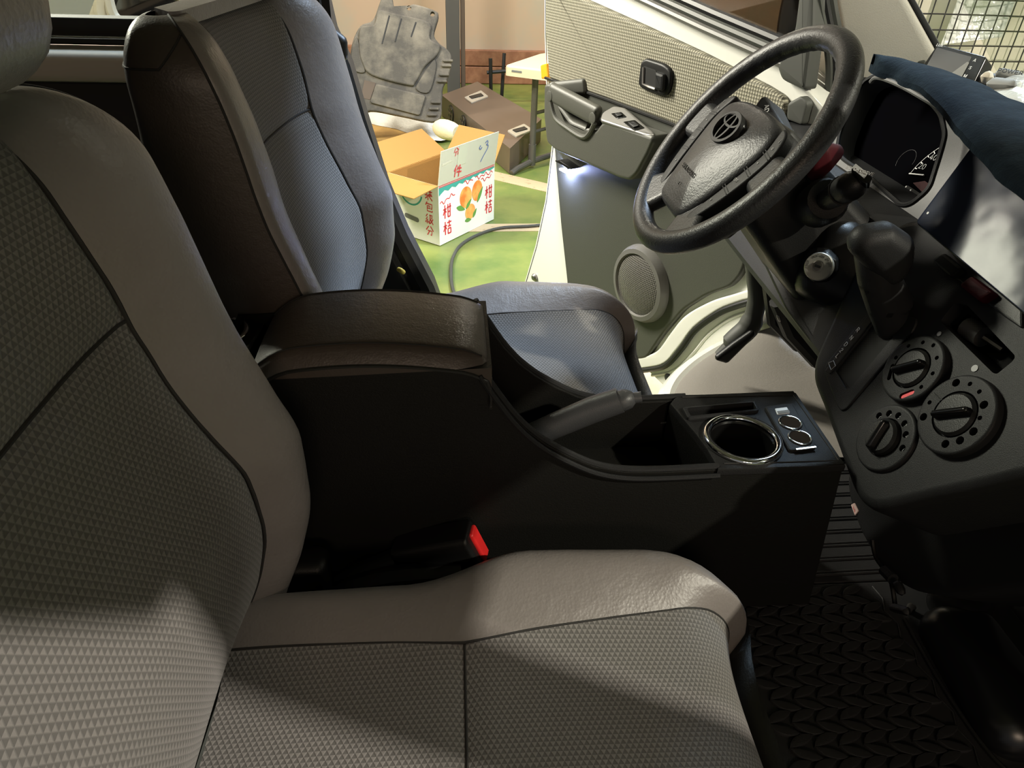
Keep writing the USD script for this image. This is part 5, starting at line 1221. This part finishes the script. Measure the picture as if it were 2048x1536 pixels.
part(t, 'stalk_mark', words(ISP, 'ADJ', (0, 0), 0.007, 0.004, -1.0), 'white_ink', smooth=False)
rd = np.array([(0.4873, 0.24, 1.2279), (0.4927, 0.24, 1.2386), (0.5009, 0.24, 1.2199), (0.4926, 0.24, 1.2096)])
part(t, 'red_cap', hull([(p, 0.012) for p in rd] + [(rd[0] + [0.04, 0.03, 0], 0.012)], 14), 'dark_red_plastic', label='dark red cap behind the steering wheel')

t = thing('steering_wheel', 'black four-spoke leather steering wheel with round emblem and airbag pad', 'steering wheel', tuple(W3(0, 0, 0)))
N_ = 120
ang = np.arange(N_) * 2 * math.pi / N_
wave = 0.0012 * (np.sin(ang * 44) > 0.2) * ((np.abs(np.sin(ang)) > 0.2) & (np.sin(ang) > 0))
RR, rr = 0.1745, 0.0172
rimv = np.array([[WHEEL.w(np.array([[(RR + (rr - (wave[i] if math.cos(p) < 0 else 0)) * math.cos(p)) * math.cos(a), (RR + (rr - (wave[i] if math.cos(p) < 0 else 0)) * math.cos(p)) * math.sin(a)]]), np.array([rr * 0.95 * math.sin(p)]))[0] for p in np.arange(20) * 2 * math.pi / 20] for i, a in enumerate(ang)])
rimv = np.concatenate([rimv, rimv[:1]])
part(t, 'rim', grid(rimv, wrap=True), 'wheel_leather', smooth=True)
for sg in (-1, 1):
    part(t, 'spoke', hull([(W3(sg * 0.075, 0.010, -0.012), 0.011), (W3(sg * 0.075, -0.018, -0.012), 0.011), (W3(sg * 0.172, 0.014, -0.004), 0.012), (W3(sg * 0.171, -0.030, -0.004), 0.012)], 18), 'wheel_leather')
    part(t, 'spoke', hull([(W3(sg * 0.040, -0.105, -0.010), 0.013), (W3(sg * 0.066, -0.085, -0.010), 0.013), (W3(sg * 0.070, -0.160, -0.002), 0.013), (W3(sg * 0.118, -0.128, -0.002), 0.013)], 18), 'wheel_leather')
half = [(0.055, 0.054), (0.090, 0.042), (0.101, 0.012), (0.093, -0.030), (0.079, -0.075), (0.063, -0.112), (0.045, -0.128)]
po = spline([(0, 0.057)] + half + [(0, -0.130)] + [(-x, y) for x, y in half[::-1]], 5)
part(t, 'airbag_pad', pad(WHEEL, po, -0.02, 0.010, 0.014, 8, 0.014), 'wheel_leather', smooth=50)
for sg in (-1, 1):
    q = spline([(sg * 0.092, 0.048), (sg * 0.114, 0.042), (sg * 0.126, 0.010), (sg * 0.118, -0.040), (sg * 0.102, -0.085), (sg * 0.085, -0.114), (sg * 0.070, -0.110), (sg * 0.083, -0.070), (sg * 0.094, -0.030), (sg * 0.102, 0.010)], 5)
    bp = part(t, 'button_panel', plate(WHEEL, q, -0.02, 0.007, 0.004, steps=3), 'dash_plastic', smooth=40)
    for y_ in (0.012, -0.018, -0.052):
        x_ = 0.111 - max(0, -y_) * 0.25
        for dd in (0, 0.004):
            part(bp, 'panel_gap', ribbon(WHEEL, np.array([(sg * (x_ - 0.012), y_ + dd), (sg * (x_ + 0.012), y_ + dd - 0.004)]), 0.0012, 0.0075), 'dark_void', smooth=False)
    for y_, s_ in ((0.034, ''), (0.022, 'o'), (-0.002, '+'), (-0.035, 'OFF'), (-0.075, 'v')):
        x_ = 0.112 - max(0, -y_) * 0.28
        part(bp, 'button_mark', words(WHEEL, s_ or 'i', (sg * x_, y_), 0.0045, 0.0074), 'dim_ink', smooth=False)
em = (0.0, 0.006)
E1 = 0.0350
EM = Plane(W3(*em, 0.0245), WHEEL.n, WHEEL.b)
ell = lambda a, b, cy, n=40, w=0.0026: [EM.w(circle((0, cy), a, n, b), np.zeros(n))]


def ring(a, b, cy, w, h):
    n = 48
    o, i_ = circle((0, cy), a, n, b), circle((0, cy), a - w, n, b - w * 0.8)
    return plate(EM, o, -0.004, h, 0.0008, [i_])


part(t, 'emblem_base', plate(EM, circle((0, 0), E1 + 0.001, 48, 0.0250), -0.010, -0.0035, 0.001), 'gloss_black')
part(t, 'emblem', join(ring(E1 + 0.0014, 0.0252, 0, 0.0056, 0.003), ring(0.0125, 0.0232, 0.0, 0.0046, 0.0024), ring(0.0275, 0.0110, 0.0115, 0.0044, 0.0022)), 'dash_plastic', smooth=30, label='oval emblem of three interlocked rings')
SRS = Plane(W3(0, -0.070, 0.0215), WHEEL.n * 1.0 + WHEEL.b * -0.10, WHEEL.b)
part(t, 'airbag_words', words(SRS, 'SRS AIRBAG', (0, 0), 0.0068, 0.0, depth=0.0012), 'black_plastic', smooth=False)
part(t, 'airbag_line', ribbon(SRS, np.array([(-0.024, -0.0065), (0.024, -0.0065)]), 0.0008, 0.001), 'black_plastic', smooth=False)
part(t, 'airbag_mark', words(SRS, 'E', (0.004, -0.022), 0.005, -0.0005, depth=0.0012), 'black_plastic', smooth=False)
part(t, 'hub_cover', hull([(W3(a, b, h), 0.02) for a in (-0.05, 0.05) for b in (-0.09, 0.04) for h in (-0.03, -0.06)], 14), 'black_plastic')

t = thing('gear_lever', 'tall dark gear lever with rounded knob rising from the gate in the centre stack', 'gear lever', (0.52, 0.05, 1.09))
k0, k1, k2, k3, k4 = np.array([(0.4678, 0.055, 1.1968), (0.5047, 0.055, 1.1831), (0.5202, 0.055, 1.1511), (0.5202, 0.055, 1.1107), (0.5441, 0.055, 1.0714)])
kb = np.array([(0.4579, 0.045, 1.2046), (0.4761, 0.045, 1.2106), (0.5073, 0.045, 1.1948), (0.5182, 0.045, 1.1781), (0.5212, 0.045, 1.1558), (0.4755, 0.045, 1.1688)])
part(t, 'knob', hull([(kb[0] + [0.012, 0, -0.012], 0.020), (kb[1] + [0.010, 0, -0.016], 0.021), (kb[2] + [0, 0, -0.012], 0.021), (kb[3] + [-0.006, 0, -0.008], 0.020), (kb[4] + [-0.008, 0, 0.0], 0.018), (kb[5] + [0.02, 0, 0.0], 0.016)], 24), 'dash_plastic')
sh_ = np.array([(0.4938, 0.055, 1.1737), (0.5096, 0.055, 1.1379), (0.529, 0.055, 1.1037), (0.5474, 0.055, 1.0735)])
part(t, 'shaft', hull([(sh_[0], 0.024), (sh_[1], 0.0235)], 20), 'dash_plastic')
part(t, 'shaft', hull([(sh_[1], 0.0235), (sh_[2], 0.0215), (sh_[2] + [0.012, 0, 0.004], 0.02)], 20), 'dash_plastic')
part(t, 'shaft', hull([(sh_[2], 0.0215), (sh_[3], 0.019), (sh_[3] + [0.02, 0, -0.012], 0.017)], 20), 'dash_plastic')

# ---------------------------------------------------------------- things on the dashboard
to = np.array([(-0.0004, 0.0004), (-0.0177, 0.1348), (0.1678, 0.1378), (0.2552, -0.0221)])
t = thing('tablet_display', 'large tablet display under wrinkled clear film beside the instrument binnacle', 'display', tuple(TABLET.P))
part(t, 'housing', plate(TABLET, rounded(to, 0.006), -0.012, 0.0, 0.0025, steps=3), 'gloss_black')
part(t, 'screen', plate(TABLET, rounded(to.mean(0) + (to - to.mean(0)) * 0.985, 0.005), 0.0, 0.0012, 0.0008), 'screen_film')
part(t, 'film_tab', plate(TABLET, rounded(np.array([(-0.0015, 0.1343), (-0.0051, 0.1432), (0.0033, 0.1443), (0.008, 0.1345)]), 0.001), 0.0012, 0.0018, 0.0003), 'grey_sticker')
part(t, 'bracket', hull([(TABLET.w(to.mean(0)[None], np.array([-0.02]))[0] + [0, s, 0], 0.012) for s in (-0.03, 0.03)] + [(TABLET.w(to.mean(0)[None], np.array([-0.06]))[0] + [0, s, -0.02], 0.02) for s in (-0.03, 0.03)]), 'black_plastic')
part(t, 'lens', spot(TABLET, circle(np.array([(0.007, 0.0163)])[0], 0.0016, 10), 0.0016), 'white_ink', smooth=False)

front = spline(np.array([(0.6552, 0.4691, 1.312), (0.6449, 0.4275, 1.312), (0.6556, 0.3977, 1.312), (0.649, 0.3607, 1.312), (0.6511, 0.3198, 1.312), (0.6176, 0.2205, 1.312), (0.5753, 0.1088, 1.312), (0.5348, 0.004, 1.312), (0.5032, -0.0883, 1.312), (0.4796, -0.1645, 1.312)]), 5, False)
back = spline(np.array([(0.6472, 0.4543, 1.318), (0.6679, 0.469, 1.318), (0.6903, 0.45, 1.318), (0.7058, 0.4071, 1.318), (0.7133, 0.3554, 1.318), (0.7068, 0.287, 1.318), (0.698, 0.2316, 1.318), (0.6907, 0.1656, 1.318), (0.6727, 0.0888, 1.318), (0.6494, 0.0076, 1.318)]), 5, False)
v = np.linspace(0, 1, 16)[None, :, None]
G = front[:, None] * (1 - v) + back[:, None] * v
G[..., 2] += 0.010 * np.sin(np.pi * v[..., 0]) ** 0.7 + 0.010 * (meshkit.fbm(G * [16, 16, 1], 4, 2) - 0.5) - 0.006 * (1 - v[..., 0]) ** 8
under_ = G - [0, 0, 0.007]
single('towel', join(grid(G), grid(under_, flip=True), grid(np.stack([under_[:, 0], G[:, 0]], 1)), grid(np.stack([G[:, -1], under_[:, -1]], 1)), grid(np.stack([G[0], under_[0]], 1)), grid(np.stack([under_[-1], G[-1]], 1))), 'blue_cloth', 'dark blue towel spread over the top of the dashboard', 'towel', smooth=60)

t = thing('dash_monitor', 'small black monitor with three keys standing behind the towel near the windscreen', 'monitor', tuple(MONITOR.P))
mo = np.array([(-0.0805, -0.004), (0.0153, -0.0102), (0.0239, -0.0591), (-0.0813, -0.0558)])
part(t, 'case', plate(MONITOR, rounded(mo, 0.005), -0.03, 0.0, 0.003, steps=3), 'gloss_black')
part(t, 'screen', plate(MONITOR, rounded(np.array([(-0.0767, -0.0106), (-0.0077, -0.0152), (-0.001, -0.0521), (-0.0725, -0.0486)]), 0.002), 0.0, 0.0008, 0.0004), 'grey_screen')
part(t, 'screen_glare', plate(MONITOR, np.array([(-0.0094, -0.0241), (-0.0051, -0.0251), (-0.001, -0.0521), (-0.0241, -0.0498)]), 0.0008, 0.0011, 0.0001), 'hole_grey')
for p, s_ in zip(np.array([(0.0009, -0.0196), (0.002, -0.0324), (0.0028, -0.0461)]), ('A', 'S', 'M')):
    part(t, 'key_mark', words(MONITOR, s_, p, 0.005, 0.0004), 'white_ink', smooth=False)
part(t, 'maker_mark', words(MONITOR, 'LUX', np.array([(-0.0739, -0.0065)])[0], 0.0045, 0.0004, bold=True), 'white_ink', smooth=False)
part(t, 'foot', block(0.865, 0.91, 0.50, 0.56, 1.245, 1.29, 0.006), 'black_plastic')

P00, P10, P11, P01 = np.array([(0.8033, 0.3819, 1.285), (0.78, 0.2275, 1.285), (0.983, 0.4887, 1.285), (0.9274, 0.5248, 1.285)])
gx2, gz2 = np.meshgrid(np.linspace(0, 1, 36), np.linspace(0, 1, 28), indexing='ij')
G = (1 - gx2)[..., None] * (1 - gz2)[..., None] * P00 + gx2[..., None] * (1 - gz2)[..., None] * P10 + gx2[..., None] * gz2[..., None] * P11 + (1 - gx2)[..., None] * gz2[..., None] * P01
G[..., 2] += 0.022 * (np.sin(np.pi * gx2) * np.sin(np.pi * gz2)) ** 0.6 * (0.35 + meshkit.fbm(G * [26, 26, 1], 4, 8))
t = thing('parts_bag', 'crinkled clear plastic bag of small fittings on the dashboard by the windscreen', 'bag', tuple(P00))
part(t, 'film', grid(G), 'bag_film', smooth=True)
ctr = G.mean((0, 1))
for k in range(6):
    a = k * 1.05
    part(t, 'fitting', hull([(ctr + [0.05 * math.cos(a), 0.06 * math.sin(a), 0.0], 0.010), (ctr + [0.05 * math.cos(a + 0.5), 0.06 * math.sin(a + 0.5), 0.005], 0.008)], 8), 'hole_grey' if k % 2 else 'beige_metal')
part(t, 'bag_words', words(Plane(ctr + [-0.030, 0.0, 0.018], (-0.45, -0.45, 0.75), (0.5, 0.5, 0.6)), 'POWER', (0, 0), 0.007, 0.0), 'dark_void', smooth=False)

# ---------------------------------------------------------------- footwell
t = thing('floor_mat', 'black rubber floor mat with leaf-shaped treads in front of the passenger seat', 'floor mat', (0.6, -0.2, 0.667))
FL = Plane((0, 0, 0.667), (0, 0, 1), (0, 1, 0))
part(t, 'sheet', plate(FL, rounded([(0.30, -0.70), (0.80, -0.70), (0.80, -0.02), (0.30, -0.02)], 0.02), 0.0, 0.006, 0.003), 'mat_rubber')
tr = []
for r_ in range(12):
    for c_ in range(8):
        x, y = 0.372 + 0.031 * c_ + 0.0155 * (r_ % 2), -0.045 - 0.031 * r_
        if x > 0.585:
            continue
        for sg in (-1, 1):
            l_ = [np.array((x, y)), np.array((x + 0.008, y + sg * 0.011)), np.array((x + 0.022, y + sg * 0.0165)), np.array((x + 0.036, y + sg * 0.0145)), np.array((x + 0.026, y + sg * 0.006)), np.array((x + 0.012, y + sg * 0.0015))]
            tr.append(plate(FL, spline(l_, 2), 0.006, 0.0105, 0.0015, steps=2, back=False))
part(t, 'tread_pattern', join(*tr), 'mat_rubber', smooth=40, kind='stuff')
part(t, 'border_ridge', tube([(0.612, -0.03 - 0.001 * k, 0.674) if k < 1 else (0.612 + 0.004 * ((k % 2) * 2 - 1), -0.03 - 0.022 * k, 0.674) for k in range(16)], 0.0016, 6), 'mat_rubber')
t = thing('tunnel_mat', 'ribbed black rubber mat on the floor between console and dashboard', 'floor mat', (0.62, 0.1, 0.667))
part(t, 'sheet', plate(FL, rounded([(0.50, -0.018), (0.98, -0.018), (0.98, 0.36), (0.50, 0.36)], 0.01), 0.0, 0.006, 0.003), 'mat_rubber')
for k in range(13):
    y = -0.005 + 0.028 * k
    part(t, 'rib', tube([(0.515, y, 0.6732), (0.97, y + 0.006, 0.6732)], 0.0022, 6), 'mat_rubber')
    part(t, 'rib', tube([(0.515, y + 0.006, 0.6732), (0.97, y + 0.012, 0.6732)], 0.0016, 6), 'mat_rubber')
t = thing('floor_duct_cover', 'smooth rounded black plastic cover rising from the floor mat at lower right', 'cover', (0.68, -0.2, 0.673))
part(t, 'shell', hull([((0.668, -0.125, 0.688), 0.036), ((0.705, -0.125, 0.686), 0.034), ((0.664, -0.255, 0.684), 0.040), ((0.708, -0.265, 0.682), 0.036), ((0.672, -0.19, 0.692), 0.040)], 28), 'satin_black', smooth=60)
part(t, 'end_cap', hull([((0.690, -0.075, 0.690), 0.022), ((0.745, -0.075, 0.690), 0.020), ((0.70, -0.10, 0.692), 0.03)], 20), 'dash_plastic')
part(t, 'rim', tube(spline([(0.628, -0.09, 0.676), (0.622, -0.20, 0.676), (0.630, -0.29, 0.676), (0.66, -0.33, 0.676)], 6, False), 0.003, 6), 'rubber')
part(t, 'stud', lathe(Plane((0.645, -0.075, 0.674), (0, 0, 1), (0, 1, 0)), [(0.006, 0), (0.006, 0.01), (0, 0.012)], 10), 'satin_metal')
t = thing('wiring_loops', 'loose black wires hanging in loops below the centre stack', 'wires', (0.63, -0.03, 0.8))
for pts in ([(1692, 975), (1702, 1030), (1730, 1090), (1768, 1135), (1786, 1160), (1800, 1200), (1808, 1230)], [(1775, 1148), (1752, 1160), (1722, 1160), (1708, 1148), (1716, 1134), (1740, 1138), (1772, 1152)], [(1776, 1150), (1806, 1178), (1838, 1220), (1866, 1248), (1893, 1275), (1900, 1290), (1880, 1292), (1850, 1270), (1826, 1230), (1812, 1200)], [(1780, 1160), (1800, 1215), (1840, 1268), (1870, 1284), (1880, 1262), (1856, 1222), (1826, 1190)], [(1745, 1080), (1752, 1115), (1780, 1158), (1790, 1210)]):
    part(t, 'wire', tube(spline(np.array([(0.564, -0.0463, 0.7934), (0.564, -0.065, 0.7792), (0.564, -0.102, 0.7793), (0.564, -0.1278, 0.759)]), 6, False), 0.0030, 7), 'wire_black')
part(t, 'cable_tie', tube(np.array([(0.563, -0.0877, 0.7803), (0.563, -0.1073, 0.7857)]), 0.0075, 10), 'dash_plastic')
part(t, 'connector', hull([(p, 0.006) for p in np.array([(0.562, -0.1196, 0.7887), (0.562, -0.128, 0.7872)])], 8), 'dash_plastic')
part(t, 'connector', hull([(p, 0.006) for p in np.array([(0.562, -0.1305, 0.7566), (0.562, -0.1486, 0.7739)])], 8), 'black_plastic')
# pedal bracket and bundle behind the knee panel
t = thing('pedal_unit', 'black accelerator pedal and bracket in the driver footwell under the dashboard', 'pedal', (0.70, 0.45, 0.8))
part(t, 'bracket', tube(spline(np.array([(0.5579, 0.5, 0.9618), (0.5715, 0.5, 0.9203), (0.5835, 0.5, 0.8773), (0.5821, 0.5, 0.8214), (0.5588, 0.5, 0.7869), (0.5353, 0.5, 0.7492)]), 5, False), [0.018] * 14 + [0.022] * 8 + [0.013] * 4, 12), 'sail_trim')
part(t, 'foot_plate', hull([(p, 0.008) for p in np.array([(0.5201, 0.47, 0.7659), (0.547, 0.47, 0.7935), (0.574, 0.47, 0.8183), (0.5355, 0.47, 0.7609)])], 10), 'black_plastic')
part(t, 'arm', tube(np.array([(0.5738, 0.45, 0.9447), (0.6042, 0.45, 0.8605), (0.669, 0.45, 0.8038)]), 0.016, 10), 'black_plastic')
part(t, 'arm', tube(np.array([(0.5873, 0.42, 0.9191), (0.6276, 0.42, 0.8556), (0.7009, 0.42, 0.7875)]), 0.02, 10), 'black_plastic')
part(t, 'bolt', hull([(p, 0.004) for p in np.array([(0.5874, 0.41, 0.8915), (0.5924, 0.41, 0.883)])], 8), 'satin_metal')

# ---------------------------------------------------------------- goods seen through the rear side window
single('foam_board', tm(m3.Manifold.hull_points(np.vstack([np.array([(-1.271, 1.75, 1.1232), (-1.1257, 1.75, 1.1258), (-0.9726, 1.75, 1.3472), (-1.1192, 1.75, 1.3435)]), np.array([(-1.2867, 1.78, 1.1185), (-1.1396, 1.78, 1.1212), (-0.9847, 1.78, 1.3453), (-1.133, 1.78, 1.3416)])]))), 'white_board', 'pale greenish foam board leaning outside the rear side window', 'board', smooth=False)
P = np.array([(-1.1331, 1.9, 1.13), (-1.1308, 1.9, 1.2148), (-1.0915, 1.9, 1.2969), (-1.1022, 1.9, 1.1306), (-1.1046, 1.9, 1.2014), (-1.0588, 1.9, 1.2977), (-1.0207, 1.9, 1.1293), (-1.0745, 1.9, 1.174), (-1.0725, 1.9, 1.2706)])
single('bumper_piece', join(tube(spline(P[[3, 4, 5]], 6, False), 0.028, 8), tube(spline(P[[6, 7, 8]], 6, False), 0.020, 8), tube(spline(P[:3], 6, False), 0.03, 8)), 'beige_metal', 'beige bent car body strip outside the rear side window', 'car part')
P = np.array([(-1.4991, 2.1, 1.1267), (-1.342, 2.1, 1.1601), (-1.3829, 2.1, 1.2762), (-1.1287, 2.1, 1.1645), (-0.965, 2.1, 1.2279), (-1.0204, 2.1, 1.3274)])
single('scrap_parts', hull([(p, 0.05) for p in P[3:]], 10), 'gloss_black', 'glossy black part outside the rear side window', 'car part')
single('scrap_sheet', join(*[tube(np.array([(-1.4541, 2, 1.0254), (-1.4449, 2, 1.0517)]), 0.010, 6, flat=0.5) for k in range(4)]), 'satin_metal', 'folded grey metal strips at the left edge of the rear side window', 'car part')
single('shelf_unit', box(-3.2, -0.9, 1.65, 2.6, 0.0, 1.10), 'dark_brown_wall', 'dark shelf cabinet outside beyond the rear side window', 'cabinet')
